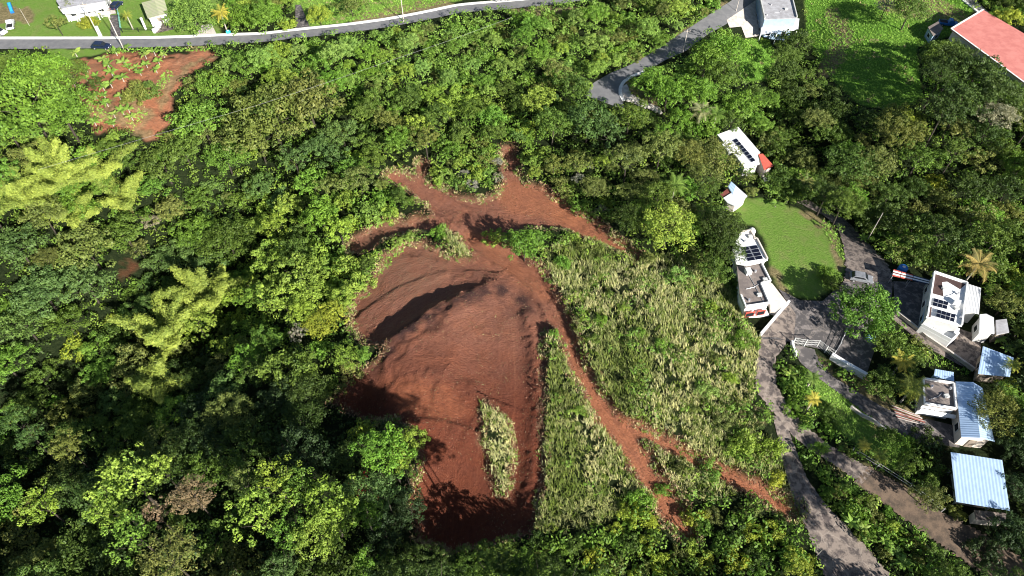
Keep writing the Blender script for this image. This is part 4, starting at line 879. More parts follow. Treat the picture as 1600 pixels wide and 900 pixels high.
me = fastmesh('root_litter', V, Q, LEAFC, [('tint', 'FACE', RG.random(15000)), ('col', 'FACE', colr)]); tag(link('root_litter', me), 'straw roots and dark crumbs worked into the graded red soil', 'litter', kind='stuff')
inner = np.where((dirt.ravel() > .5) & (ed < .2))[0]; pk = RG.choice(inner, 7000)
cx = GX.ravel()[pk]; cy = GY.ravel()[pk]; cm_ = MB()
cl = fbm(cx/5, cy/5, 66); kk = RG.random(len(cx)) < np.clip(cl*2.6-1.0, .05, 1)
Cc = np.stack([cx[kk], cy[kk], hgt(cx[kk], cy[kk])+.04], 1); rr = RG.gamma(2.0, .022, len(Cc))+.015
octa = np.array([(1,0,0),(0,1,0),(-1,0,0),(0,-1,0),(0,0,.8),(0,0,-.6)]); of = np.array([(0,1,4),(1,2,4),(2,3,4),(3,0,4),(1,0,5),(2,1,5),(3,2,5),(0,3,5)])
V = (Cc[:, None]+octa[None]*rr[:, None, None]*RG.uniform(.7, 1.3, (len(Cc), 6, 1))).reshape(-1, 3); Q = (np.arange(len(Cc))[:, None, None]*6+of[None]).reshape(-1, 3)
me = fastmesh('earth_clods', V, Q, simple('clod', (.20, .075, .045), .95, c2=(.30, .15, .10), scale=.7)); tag(link('earth_clods', me), 'loose red clods and crumbs scattered over the graded earth', 'clods', kind='stuff')

# ------------------------------------------------------------ bamboo
def bamboo(u, v, n, L, seed, label, spread=1.0, az0=0, az1=6.283, pal='bamboo'):
    r = np.random.default_rng(seed); base = at(u, v, 6); g = Vector((base.x, base.y, float(hgt(base.x, base.y))))
    root = empty('bamboo_clump', g, label, 'bamboo', 'bamboo clumps of the wood')
    mb = MB(); Vs = []; Qs = []; Ts = []; cnt = 0
    for i in range(n):
        ti_ = r.normal(.5, .13); az = az0+(az1-az0)*(i+.5)/n+r.normal(0, .28); ln = L*r.uniform(.75, 1.15); sp = spread*r.uniform(.25, .95)
        pts = []
        for k in range(9):
            t = k/8; rad = ln*sp*(t**1.9)*.85+.6*t; up = ln*(t*1.0-.42*sp*t**3.0)
            pts.append(np.array([math.cos(az)*rad+.3*math.cos(az), math.sin(az)*rad+.3*math.sin(az), up]))
        mb.tube([Vector(p)+g for p in pts], [.09-.008*k for k in range(9)], 5)
        P = np.array(pts); tt = np.linspace(0, 1, 9)
        m_ = int(42*ln/12*10)
        t = r.uniform(.30, 1.0, m_); c = np.stack([np.interp(t, tt, P[:, j]) for j in range(3)], 1)
        wd = 1.4*np.sin(np.clip((t-.2)/.8, 0, 1)*math.pi*.9)+.25
        # sprays: little bunches of narrow leaves round the culm
        for j in range(m_):
            d = r.normal(size=3); d /= np.linalg.norm(d); d[2] = d[2]*.6+.1
            cc_ = c[j]+d*wd[j]*r.uniform(.35, 1.0)
            q = 6; pos = cc_+r.normal(0, .17, (q, 3)); nn = np.tile(d, (q, 1))+r.normal(0, .5, (q, 3))+np.array([0, 0, .7])
            Vq, Qq = quads(pos, nn, r.uniform(.14, .30, q), .30, r); Vs.append(Vq); Qs.append(Qq+cnt); cnt += len(Vq); Ts.append(np.clip(np.full(q, r.normal(ti_, .12))+r.normal(0, .14, q), 0, 1))
    mb.build('culms', CULM, root)
    me = fastmesh('foliage', np.vstack(Vs), np.vstack(Qs), LEAF, [('tint', 'FACE', np.concatenate(Ts))])
    o = link('foliage', me, root); o.color = (*(np.array(PAL[pal])*r.uniform(.9, 1.1)), 1)
bamboo(30, 300, 10, 12, 1, 'yellow-green bamboo clump at the photo\'s left edge, above the dense wood', 1.0)
bamboo(88, 268, 10, 13, 2, 'yellow-green bamboo clump second from the left, long plumes', 1.0)
bamboo(150, 262, 9, 12, 3, 'yellow-green bamboo clump topmost of the wide thicket', 1.0)
bamboo(190, 305, 9, 10, 4, 'yellow-green bamboo clump at the right end of the wide thicket', .9)
bamboo(110, 322, 8, 11, 5, 'yellow-green bamboo clump lowest in the wide thicket', .9)
bamboo(320, 465, 15, 13, 6, 'yellow-green bamboo clump with upright plumes, above the drooping one', .95)
bamboo(262, 522, 14, 13, 7, 'yellow-green bamboo clump with long plumes drooping to lower right', 1.0)
bamboo(240, 590, 9, 10, 8, 'short yellow-green bamboo clump below the two tall ones', .9)

# ------------------------------------------------------------ palms and banana plants
def frond(L, wd, droop, n, narrow=.05):
    """feather leaf along +x with leaflets; returns V,Q"""
    V = []; Q = []
    def pt(t): return np.array([L*t*(1-.12*droop*t), 0, L*(.42*t-droop*.75*t*t)])
    for s in (-1, 1):
        for k in range(n):
            t = .12+.86*k/(n-1); p = pt(t); l = wd*math.sin(min(1, t*1.25+.1)*math.pi*.86)+.12
            dirv = np.array([.55, s*1.0, -.35]); dirv /= np.linalg.norm(dirv); a = p; b_ = p+dirv*l; e = np.array([narrow*L*.36, 0, 0]); i0 = len(V)
            V += [a-e, a+e, b_+e*.35, b_-e*.2]; Q.append((i0, i0+1, i0+2, i0+3))
    for k in range(6):
        a = pt(k/6); b_ = pt((k+1)/6); w_ = np.array([0, .05, 0]); i0 = len(V); V += [a-w_, a+w_, b_+w_, b_-w_]; Q.append((i0, i0+1, i0+2, i0+3))
    return np.array(V), np.array(Q)
def palm_crown(seed, nf, L, wd):
    r = np.random.default_rng(seed); Vs = []; Qs = []; Ts = []; c = 0
    for i in range(nf):
        lay = i/nf; V, Q = frond(L*r.uniform(.85, 1.1), wd, .35+lay*.75+r.uniform(-.1, .1), 15)
        az = i*2.39996+r.uniform(-.2, .2); ti = (.55-lay*1.0)
        cz, sz = math.cos(ti), math.sin(ti); V = np.stack([V[:, 0]*cz-V[:, 2]*sz, V[:, 1], V[:, 0]*sz+V[:, 2]*cz], 1)
        ca, sa = math.cos(az), math.sin(az); V = np.stack([V[:, 0]*ca-V[:, 1]*sa, V[:, 0]*sa+V[:, 1]*ca, V[:, 2]], 1)
        Vs.append(V); Qs.append(Q+c); c += len(V); Ts.append(np.clip(np.full(len(Q), r.normal(.5, .2))+r.normal(0, .08, len(Q)), 0, 1))
    return fastmesh('crown', np.vstack(Vs), np.vstack(Qs), LEAF, [('tint', 'FACE', np.concatenate(Ts))])
def banana_crown(seed, nf, L):
    r = np.random.default_rng(seed); Vs = []; Qs = []; Ts = []; c = 0
    for i in range(nf):
        az = i*2.39996+r.uniform(-.3, .3); dr = r.uniform(.3, .9); l = L*r.uniform(.75, 1.15); V = []; Q = []; n = 7; tilt = r.normal(0, .35)
        for k in range(n+1):
            t = k/n; hx = l*t*(1-.1*t); hz = l*(.75*t-dr*t*t); w_ = .30*l*.55*math.sin(min(1, max(0, (t-.08)/.92))**.7*math.pi*.97)+.02
            for s in (-1, 0, 1): V.append((hx, s*w_, hz-abs(s)*w_*.35+s*w_*tilt))
        for k in range(n):
            for s in (0, 1): a = k*3+s; Q.append((a, a+1, a+4, a+3))
        V = np.array(V); Q = np.array(Q); ca, sa = math.cos(az), math.sin(az); V = np.stack([V[:, 0]*ca-V[:, 1]*sa, V[:, 0]*sa+V[:, 1]*ca, V[:, 2]], 1)
        Vs.append(V); Qs.append(Q+c); c += len(V); Ts.append(np.clip(np.full(len(Q), r.normal(.5, .22))+r.normal(0, .06, len(Q)), 0, 1))
    return fastmesh('leaves', np.vstack(Vs), np.vstack(Qs), LEAF, [('tint', 'FACE', np.concatenate(Ts))])
PC_ = [palm_crown(s, 20, 3.0, .85) for s in range(3)]; BC_ = [banana_crown(s+20, 9, 2.3) for s in range(5)]
def stem(h, r, lean=.3):
    mb = MB(); mb.tube([(0, 0, -.6), (0, 0, 0), (lean*.3, 0, h*.5), (lean, 0, h)], [r*1.3, r*1.2, r*.85, r*.7], 8)
    me = bpy.data.meshes.new('trunk'); me.from_pydata([tuple(v) for v in mb.v], [], mb.f); me.materials.append(PALEBARK); me.update(); return me
PS_ = stem(1.0, .16, 0); BS_ = stem(1.0, .14, 0)
def palm(u, v, rpx, h, col, label, k=0):
    s = PX(rpx, v)/3.0; p = at(u, v, h); o = empty('palm_tree', (p.x, p.y, float(hgt(p.x, p.y))), label, 'palm', 'palms by the houses and wood', random.uniform(0, 6))
    c = link('crown', PC_[k % 3], o, (0, 0, h)); c.scale = (s, s, s); c.color = (*col, 1)
    t = link('trunk', PS_, o); t.scale = (1, 1, h); return o
YP = (.50, .46, .08); GP = (.16, .26, .05); YG = (.32, .36, .06); OP = (.38, .30, .10)
palm(345, 20, 15, 5, YP, 'golden yellow palm by the pale driveway at the top road', 0)
palm(198, 24, 9, 4, YG, 'small pale palm on the lawn between driveway and green shed', 1)
palm(1530, 412, 27, 6.5, OP, 'tall coconut palm with yellowed fronds behind the two-array solar house', 2)
palm(1410, 565, 19, 4, YP, 'yellow palm in the trees left of the small blue roof', 1)
palm(1426, 606, 25, 4.5, YG, 'green and yellow palm touching the weathered flat roof', 2)
palm(1055, 290, 21, 6, GP, 'dark green palm in the wood, upper left of the L-shaped shed', 0)
palm(1097, 172, 20, 5, (.30, .32, .16), 'pale wispy palm below the hairpin kerb', 1)
palm(1120, 178, 16, 5, GP, 'green palm beside the pale wispy one below the hairpin', 2)
palm(1271, 624, 13, 3, YP, 'small yellow palm on the slope between path and driveway', 0)
palm(1350, 696, 12, 2.5, YP, 'small yellow palm left of the paired one on the grassy slope', 1)
palm(1376, 714, 14, 2.5, YG, 'small yellow-green palm lowest on the grassy slope', 2)
palm(1270, 590, 14, 2.5, GP, 'small green palm just inside the driveway bend', 1)
palm(1258, 285, 17, 4, (.30, .30, .10), 'yellowish palm behind the bananas at the lawn top', 2)
palm(1582, 570, 14, 4, YG, 'yellow-green palm below the sheet-metal lean-to', 0)
bitems = []
def banana(u, v, rpx, col, k):
    s = PX(rpx, v)/2.1; h = 1.6*s; p = at(u, v, h); o = empty('banana_plant', (p.x, p.y, float(hgt(p.x, p.y))), None, 'banana plant', 'banana plants', random.uniform(0, 6.28))
    c = link('leaves', BC_[k % 5], o, (0, 0, h)); c.scale = (s, s, s); c.color = (*col, 1); t = link('stem', BS_, o); t.scale = (s, s, h)
    bitems.append(dict(o=o, u=u, v=v, adj=('pale leaved' if col[0] > .22 else 'green leaved')))
BGc = (.17, .29, .05); BLc = (.24, .34, .07)
for i, (u, v, r) in enumerate([(117,82,9),(180,80,9),(198,73,8),(160,92,10),(168,100,10),(173,112,10),(193,96,9),(199,103,9),(190,120,10),(172,130,10),(160,135,10),(134,107,8),(148,147,9),(138,148,9),(162,148,8),(226,85,9),(240,80,9),(247,95,8),(212,105,9),(218,112,8),(243,108,8),(106,122,9),(115,130,8),(166,160,9),(186,150,8),(190,172,10),(200,170,9),(177,178,9),(147,190,10),(175,192,9),(205,182,9),(135,122,7),(228,100,8),(255,85,7),(150,118,7)]):
    banana(u, v, r*1.12, BGc if i % 3 else BLc, i)
for i, (u, v, r) in enumerate([(1232,310,15),(1218,302,13),(1205,296,13),(1245,290,12),(1280,280,14),(1300,285,13),(1265,272,12),(1213,318,10),(1385,388,12),(1400,384,13),(1415,392,13),(1430,396,12),(1395,400,12),(1378,375,12),(1365,368,11),(1445,402,12),(1410,402,11),(1460,410,11),(1330,815,15),(1322,800,10),(1348,825,12),(1412,880,16),(1400,865,13),(1382,845,11),(1235,585,13),(1245,600,11),(1350,372,10),(1425,385,11),(1500,415,10),(1545,455,12),(1560,430,12),(1575,545,12),(1590,520,12),(1560,530,11),(1195,228,11),(1205,240,10),(1215,252,10),(1552,450,10),(1310,292,12),(1220,285,11),(1470,398,11),(1250,876,15)]):
    banana(u, v, r, BLc if i % 4 == 0 else BGc, i+2)
autolabel(bitems, 'banana plant')

# ------------------------------------------------------------ buildings
def zpts(px, z): return [tuple(plane(u, v, z)) for u, v in px]
def inset(poly, d):
    c = Vector((sum(p[0] for p in poly)/len(poly), sum(p[1] for p in poly)/len(poly))); n = len(poly); out = []
    A = sum(poly[i][0]*poly[(i+1) % n][1]-poly[(i+1) % n][0]*poly[i][1] for i in range(n)); sg = 1 if A > 0 else -1
    for i in range(n):
        a, b_, c_ = Vector(poly[i-1]), Vector(poly[i]), Vector(poly[(i+1) % n]); e1 = (b_-a).normalized(); e2 = (c_-b_).normalized()
        n1 = Vector((-e1.y, e1.x))*sg; n2 = Vector((-e2.y, e2.x))*sg; k = (n1+n2); k = k/max(.35, k.length_squared/2) if k.length > .1 else n1
        out.append(tuple(b_+k*d))
    return out
def corr(mb, q, ribs, amp=.05, th=.05):
    """corrugated sheet over quad q=(a,b,c,d) world points; ribs run from edge ab to edge dc"""
    a, b_, c, d = [Vector(p) for p in q]; n = ribs*2; vs = []; fs = []
    for i in range(n+1):
        t = i/n; o = Vector((0, 0, amp if i % 2 else 0)); p = a.lerp(b_, t)+o; r = d.lerp(c, t)+o
        vs += [p, r, p-Vector((0, 0, th)), r-Vector((0, 0, th))]
    for i in range(n): k = i*4; fs += [(k, k+4, k+5, k+1), (k+2, k+3, k+7, k+6), (k, k+2, k+6, k+4), (k+1, k+5, k+7, k+3)]
    fs += [(0, 1, 3, 2), (n*4, n*4+2, n*4+3, n*4+1)]
    mb.add(vs, fs)
def windows_on(root, poly, z0, edges=None, step=3.2, sill=1.0, hh=1.1, ww=1.2, door=None, gm=GLASS):
    n = len(poly)
    cx = sum(p[0] for p in poly)/n; cy = sum(p[1] for p in poly)/n
    for i in range(n):
        a = Vector((*poly[i], 0)); b_ = Vector((*poly[(i+1) % n], 0)); L = (b_-a).length
        if L < 2.2 or (edges is not None and i not in edges): continue
        d = (b_-a)/L; nn = Vector((d.y, -d.x, 0))
        if nn.dot((a+b_)/2-Vector((cx, cy, 0))) < 0: nn = -nn
        k = max(1, int(L/step))
        for j in range(k):
            c = a+d*L*(j+.5)/k+nn*.04
            isd = door is not None and i == door and j == 0
            w_ = .95 if isd else ww; s0 = .02 if isd else sill; hx = 2.0 if isd else hh
            fr = MB(); p0 = c-d*(w_/2+.08); p1 = c+d*(w_/2+.08)
            fr.bar((p0.x, p0.y, z0+s0-.08), (p1.x, p1.y, z0+s0-.08), .12, hx+.16)
            f = fr.build('door' if isd else 'window', WHITE if not isd else WOOD, root)
            g = MB(); c2 = c+nn*.07; p0 = c2-d*w_/2; p1 = c2+d*w_/2; g.bar((p0.x, p0.y, z0+s0+.03), (p1.x, p1.y, z0+s0+.03), .04, hx-.06)
            if not isd: g.build('pane', gm, f)
            else:
                hd = MB(); q = c2+d*.35; hd.ball((q.x, q.y, z0+1.0), .05, 6); hd.build('handle', ALU, f)
def house(name, label, roof_px, h, wallm, roofm, over=.35, th=.22, parapet=None, pm=None, z=None, cat='house', wins=True, group=None, door=0):
    cu = sum(p[0] for p in roof_px)/len(roof_px); cv = sum(p[1] for p in roof_px)/len(roof_px)
    g = at(cu, cv, h); zg = float(hgt(g.x, g.y)) if z is None else z; zr = zg+h
    poly = zpts(roof_px, zr); root = empty(name, (g.x, g.y, zg), label, cat, group)
    wp = inset(poly, over); MB().prism(wp, zg-2.5, zr-th-.003).build('wall', wallm, root)
    MB().prism(poly, zr-th, zr).build('roof', roofm, root, bevel=.03)
    if parapet:
        mb = MB(); ip = inset(poly, .14)
        n = len(ip)
        for i in range(n):
            if parapet is not True and i not in parapet: continue
            a, b_ = ip[i], ip[(i+1) % n]; mb.bar((*a, zr+.003), (*b_, zr+.003), .26, .42)
        mb.build('parapet', pm or WHITE, root)
    if wins: windows_on(root, wp, zg, door=door, sill=min(1.0, h*.35), hh=min(1.1, h*.35))
    return root, poly, zr, zg
def clutter(root, pts, z):
    for i, (u, v) in enumerate(pts):
        p = plane(u, v, z); c = Vector((*p, z))
        if i % 3 == 0: MB().tube([c+Vector((0, 0, .003)), c+Vector((0, 0, .5))], [.22, .18], 9).build('vent', ALU, root)
        elif i % 3 == 1: MB().bar(c+Vector((-.4, 0, .003)), c+Vector((.4, .1, .003)), .6, .4).build('condenser', WALL, root)
        else: MB().tube([c+Vector((-1.2, -.3, .08)), c+Vector((.4, .2, .08)), c+Vector((1.3, .9, .08))], .04, 6).build('pipe', ALU, root)
def quad3(px, zs): return [(*plane(u, v, z), z) for (u, v), z in zip(px, zs)]
def solar(root, px, z, nx_, ny_, tilt=.0):
    a, b_, c, d = [Vector((*plane(u, v, z), z)) for u, v in px]
    for i in range(nx_):
        for j in range(ny_):
            def P(s, t): return a.lerp(b_, s).lerp(d.lerp(c, s), t)
            e = .04; s0, s1 = (i+e)/nx_, (i+1-e)/nx_; t0, t1 = (j+e)/ny_, (j+1-e)/ny_
            vs = [P(s0, t0), P(s1, t0), P(s1, t1), P(s0, t1)]
            fr = MB(); fr.prism([(p.x, p.y) for p in vs], z+.06, z+.12); f = fr.build('solar_panel', ALU, root)
            mid = sum(vs, Vector())/4; vv = [mid+(p-mid)*.93 for p in vs]
            MB().prism([(p.x, p.y) for p in vv], z+.121, z+.135).build('cell', SOLAR, f)
# pink roofed hall
r_, po, zr, zg = house('hall', 'long hall with plain pink-red roof and white edge trim at upper right', [(1486,45),(1536,15),(1690,104),(1640,158)], 5.0, CREAM, REDR, over=.5, cat='building', th=.3)
mb = MB(); e = po; 
for i in (0, 3): mb.bar((*e[i], zr+.004), (*e[(i+1) % 4], zr+.004), .35, .12)
mb.build('roof_trim', WHITE, r_)
# grey house, top
r_, po, zr, zg = house('house', 'two-level house with grey slab roof beside the upper right road', [(1184,-14),(1194,30),(1246,28),(1235,-16)], 6.0, BLUEW, GREYR, over=.25, parapet=[0, 2], pm=WALL)
clutter(r_, [(1205,8),(1228,15),(1215,20),(1198,24)], zr+.003)
mb = MB(); corr(mb, quad3([(1192,31),(1249,29),(1247,47),(1188,54)], [zr-2.2, zr-2.2, zr-2.9, zr-2.9]), 10, .04); mb.build('porch_roof', WMETAL, r_)
for (u, v) in ((1189,54),(1246,47),(1215,51)):
    p = plane(u, v, zr-2.9); MB().bar((p[0]-.1, p[1]+.3, zg-1), (p[0]+.1, p[1]+.3, zg-1), .2, zr-2.95-zg+1).build('post', WHITE, r_)
# white villa with red annex
r_, po, zr, zg = house('villa', 'white flat-roofed villa with dark skylight strip and red annex roof', [(1120.5,210),(1153.5,198),(1188,238),(1184,241),(1187,256),(1176,259),(1163,261),(1145,237.5),(1139,239),(1128,225),(1131,222)], 3.2, WALL, WHITE, over=.35, wins=True)
solar(r_, [(1144,220),(1151,216.5),(1181,251.5),(1174,254.5)], zr, 1, 7)
mb = MB(); q = quad3([(1185,241),(1192,240),(1209,259),(1194,266)], [zr-.3, zr-.3, zr-1.2, zr-1.2]); corr(mb, q, 8, .03); mb.build('annex_roof', REDR2, r_)
MB().prism(inset([p[:2] for p in q], .3), zg-2, zr-1.3).build('annex_wall', CREAM, r_)

# L-shaped shed
r_, po, zr, zg = house('shed', 'white L-shaped sheet-roofed shed at the top of the oval lawn', [(1142,283),(1168,306),(1160,313.5),(1149,322),(1136,316),(1130,309),(1143,301),(1137,291.5)], 2.3, CREAM, WMETAL, over=.25, cat='shed')
mb = MB(); corr(mb, quad3([(1136,295),(1142,300.5),(1130,309),(1125,303.5)], [zr-.25]*4), 6, .03); mb.build('lean_to_roof', MAROON, r_)
mb = MB(); corr(mb, quad3([(1142.5,283.5),(1150,290),(1145,304),(1138,292)], [zr+.05]*4), 5, .03); mb.build('ridge_sheet', METAL_SKYTINT, r_)
# cottage with solar panels
r_, po, zr, zg = house('cottage', 'white flat-roofed cottage with four rows of solar panels beside the lawn', [(1157,362.5),(1173,360.5),(1180,373),(1183,373),(1200,406),(1190,410),(1167,415),(1150,411.5),(1144,388),(1152,373)], 4.0, WALL, WHITE, over=.3, parapet=[0, 1, 2, 3], pm=CREAM)
solar(r_, [(1156,387.5),(1183,383.5),(1193,405),(1168,409)], zr, 2, 4)
clutter(r_, [(1164,378),(1172,371),(1160,408)], zr)
# weathered deck house below it
zc = zg
r_, po, zr2, zg2 = house('annex_building', 'low building with weathered grey slab roof and red-windowed white front', [(1151,415.5),(1190,411),(1205,441),(1190,444.5),(1203,475),(1164,481),(1156,462)], 3.6, WHITE, DARKR, over=.2, parapet=[1, 2, 3, 4, 5], z=zc, cat='building', wins=False)
q = quad3([(1163,482),(1203,476),(1203,486),(1161,492.5)], [zr2-.4, zr2-.4, zr2-2.2, zr2-2.2]); qa = [Vector(p) for p in q]
for t0, t1 in ((.08, .44), (.52, .86)):
    a = qa[0].lerp(qa[1], t0)+Vector((0, -.55, 0)); b_ = qa[0].lerp(qa[1], t1)+Vector((0, -.55, 0)); f = MB().bar((a.x, a.y, zr2-2.3), (b_.x, b_.y, zr2-2.3), .16, 1.3).build('window', REDR2, r_)
    a = a+Vector((.15, -.1, 0)); b_ = b_+Vector((-.15, -.1, 0)); MB().bar((a.x, a.y, zr2-2.1), (b_.x, b_.y, zr2-2.1), .04, .9).build('pane', GLASS, f)
e0 = Vector((*plane(1160, 484, zr2-.9), zr2-2.9)); e1 = Vector((*plane(1204, 478, zr2-.9), zr2-2.9)); MB().bar(e0, e1, 1.5, .25).build('ledge', WHITE, r_)
MB().bar((*plane(1164, 427, zr2), zr2+.003), (*plane(1172, 426, zr2), zr2+.003), 1.1, .9).build('roof_box', WHITE, r_)
a = plane(1160, 412, zr2); b2 = plane(1195, 476, zr2); MB().tube([(*a, zr2+.08), (*b2, zr2+.08)], .05, 6).build('pipe', ALU, r_)
clutter(r_, [(1180,425),(1195,438),(1176,450),(1170,470),(1186,462)], zr2+.003)
# cream patio
P = [(1190.5,445),(1206,442),(1213,451),(1231,474),(1214,489),(1204,487),(1203.5,476)]
pp = zpts(P, zc+1.2); tag(MB().prism(pp, zc-2, zc+1.2).build('patio', CREAM), 'pale cream raised patio between cottage annex and yard', 'patio')
d_ = at(1176, 358, 2.4); o = empty('water_tank', (d_.x, d_.y, float(hgt(d_.x, d_.y))), 'round white water tank at the upper corner of the cottage', 'tank')
MB().tube([(d_.x, d_.y, o.location.z-.3), (d_.x, d_.y, o.location.z+2.0), (d_.x, d_.y, o.location.z+2.35)], [.72, .72, .5], 16).build('drum', WHITE, o); MB().tube([(d_.x, d_.y, o.location.z+2.35), (d_.x, d_.y, o.location.z+2.5)], [.3, .28], 12).build('lid', WMETAL, o)
# solar house
RP = [(1458.3,424.6),(1511.7,442.6),(1503,510),(1447,495.5)]
r_, po, zr, zg = house('house', 'white house with two solar arrays and brown roof corner at far right', RP, 4.4, WALL, WHITE, over=.3, parapet=[0, 1, 3], pm=WHITE)
MB().prism(zpts([(1460,427.5),(1509,444),(1500,452),(1480,440),(1472,441),(1474,463),(1457,458.5)], zr+.006), zr-.05, zr+.03).build('roof_coating', BROWNR, r_)
MB().prism(zpts([(1449,478),(1456,480),(1454,496),(1448,494)], zr+.006), zr-.05, zr+.03).build('roof_coating', BROWNR, r_)
solar(r_, [(1459,466),(1482,472.5),(1479,484),(1456,478)], zr+.3, 3, 2); solar(r_, [(1464,483.5),(1493,492),(1490.5,504),(1461.5,495.5)], zr+.3, 4, 2)
MB().prism(zpts([(1489,471),(1499,473.5),(1498,479),(1488,476)], zr+.1), zr+.003, zr+.9).build('roof_hatch', WHITE, r_)
mb = MB(); corr(mb, quad3([(1512.5,443.5),(1533,450),(1529.5,491),(1508,486.5)], [zr-1.2]*4), 9, .05); mb.build('side_wing_roof', WMETAL, r_)
MB().prism(inset(zpts([(1512,445),(1532,450.5),(1529,490),(1508,486)], zr-1.2), .3), zg-2, zr-1.3).build('side_wing_wall', WALL, r_)
clutter(r_, [(1496,460),(1494,483),(1485,462),(1500,497),(1475,452)], zr+.003)
TP = [(1438,510),(1446,498),(1500,513),(1497,524),(1484,535)]
MB().prism(zpts(TP, zg+2.0), zg-2.5, zg+2.0).build('terrace', WHITE, r_)
q = zpts(TP, zg+2.0); mb = MB(); mb.bar((*inset(q, .1)[0], zg+2.003), (*inset(q, .1)[4], zg+2.003), .15, .8); mb.bar((*inset(q, .1)[4], zg+2.003), (*inset(q, .1)[3], zg+2.003), .15, .8); mb.build('railing_wall', WHITE, r_)
mb = MB(); corr(mb, quad3([(1448,468),(1452,470),(1445,499),(1439,505)], [zr-2.2, zr-2, zr-2, zr-2.2]), 3, .03); mb.build('side_awning', BLUEW, r_)
# two tank sheds
r2, po, z_, g_ = house('shed', 'white angular sheet-roofed shed beside the solar house', [(1531,491),(1541,490),(1553,496),(1554,521),(1530,519)], 3.2, WALL, WMETAL, over=.25, cat='shed', z=zg)
r2, po, z_, g_ = house('shed', 'small grey weathered shed rightmost beside the angular white one', [(1556,500),(1573,498),(1577,519),(1557,523)], 2.8, WOOD, GREYR, over=.25, cat='shed', z=zg)
def sheet_shed(name, label, px, h, ribs, roofm, wallm, slope=(0, 0, 0, 0), over=.5, z=None, cat='shed'):
    cu = sum(p[0] for p in px)/4; cv = sum(p[1] for p in px)/4; g = at(cu, cv, h); zg = float(hgt(g.x, g.y)) if z is None else z
    root = empty(name, (g.x, g.y, zg), label, cat); q = quad3(px, [zg+h+s for s in slope]); mb = MB(); corr(mb, q, ribs, .03); mb.build('roof', roofm, root)
    wp = inset([p[:2] for p in q], over); MB().prism(wp, zg-2.5, zg+h-.12+min(slope)).build('wall', wallm, root); windows_on(root, wp, zg, sill=.9, hh=.9, door=2)
    return root, q, zg
sheet_shed('shed', 'lean-to shed with skewed bare metal roof half in shade', [(1536,541),(1584,559),(1578,589),(1528,584)], 2.8, 12, METAL_SKYTINT, WOOD, (.3, .3, 0, 0))
# long sheet roof: gable of two faces
g = at(1522, 645, 3.6); zg = float(hgt(g.x, g.y)); root = empty('long_shed', (g.x, g.y, zg), 'long shed with ribbed white metal gable roof beside a flat grey roof', 'shed')
zl, zt = zg+3.3, zg+4.1
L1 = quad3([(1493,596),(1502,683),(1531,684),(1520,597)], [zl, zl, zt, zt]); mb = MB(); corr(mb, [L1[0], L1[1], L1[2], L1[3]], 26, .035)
L2 = quad3([(1520.3,597),(1531.3,684),(1554,690),(1535,606)], [zt, zt, zl, zl]); corr(mb, L2, 26, .035); mb.build('roof', METAL_SKYTINT, root)
wp = inset([L1[0][:2], L1[1][:2], L2[2][:2], L2[3][:2]], .45); MB().prism(wp, zg-2, zl-.1).build('wall', CREAM, root); windows_on(root, wp, zg, door=1)
# flat roof
zf = zg
r_, po, zr, zg2 = house('flat_building', 'low flat-roofed building with grey stained slab and white parapets', [(1440,591),(1490.5,599),(1494.5,641),(1441.5,632)], 3.4, WHITE, DARKR, over=.2, parapet=True, z=zf, cat='building')
clutter(r_, [(1455,605),(1478,620),(1462,622),(1484,608)], zr+.003)
q = quad3([(1439,638),(1494,648.5),(1492.5,654.5),(1434,645)], [zr-1.0, zr-1.0, zr-1.4, zr-1.4]); mb = MB(); corr(mb, q, 8, .03); mb.build('front_awning', WMETAL, r_)
sheet_shed('shed', 'tiny shed with blue-grey metal roof behind the flat building', [(1461,576.5),(1490,581.5),(1491,596),(1459,588)], 2.6, 8, METAL_SKYTINT, BLUEW, (.1, .1, 0, 0), over=.3, z=zf)
# square roof
root, q, zg = sheet_shed('carport', 'open-sided carport with broad square ribbed metal roof in dappled shade', [(1485.5,706.5),(1566,719),(1578,798),(1494,784)], 3.6, 15, METAL_SKYTINT, CREAM, (.35, .35, 0, 0), over=1.6, cat='carport')
for p, pz in zip(inset([p[:2] for p in q], 1.3), (3.6, 3.6, 3.4, 3.4)): MB().bar((p[0]-.09, p[1], zg-1), (p[0]+.09, p[1], zg-1), .18, pz+.95).build('post', ALU, root)
bp = zpts([(1524,798),(1571,803),(1570,814),(1526,810)], zg+1.9); root = empty('block_store', (bp[0][0], bp[0][1], zg), 'beige block store room under the lower eave of the square roof', 'store room')
MB().prism(bp, zg-2, zg+1.75).build('wall', CREAM, root); MB().prism(inset(bp, -.12), zg+1.755, zg+1.9).build('roof', CONC, root)
# top left
r_, po, zr, zg = house('house', 'white-edged grey-roofed house at the top left above the road', [(88,-30),(165,-30),(165,2),(120,9),(96,14),(88,2)], 3.6, WALL, GREYR, over=.3)
MB().prism(zpts([(96,10),(120,9.3),(165,2.3),(165,11),(148,16),(118,20.5),(98,20.5),(90,10)], zr-.5), zr-.75, zr-.5).build('porch_roof', WHITE, r_)
for (u, v) in ((100, 20), (118, 20), (148, 15.5), (163, 11)):
    p = plane(u, v, zr-.75); MB().bar((p[0]-.1, p[1]+.3, zg-1), (p[0]+.1, p[1]+.3, zg-1), .2, zr-.76-zg+1).build('post', WHITE, r_)
g = at(242, 13, 3.2); zg = float(hgt(g.x, g.y)); root = empty('shed', (g.x, g.y, zg), 'shed with pale green pitched roof and white front above the road', 'shed')
A = quad3([(221,4),(231,29),(249,24),(241,-1)], [zg+2.7, zg+2.7, zg+3.5, zg+3.5]); B = quad3([(241,-1),(249,24),(263,21),(256,-4)], [zg+3.5, zg+3.5, zg+2.7, zg+2.7])
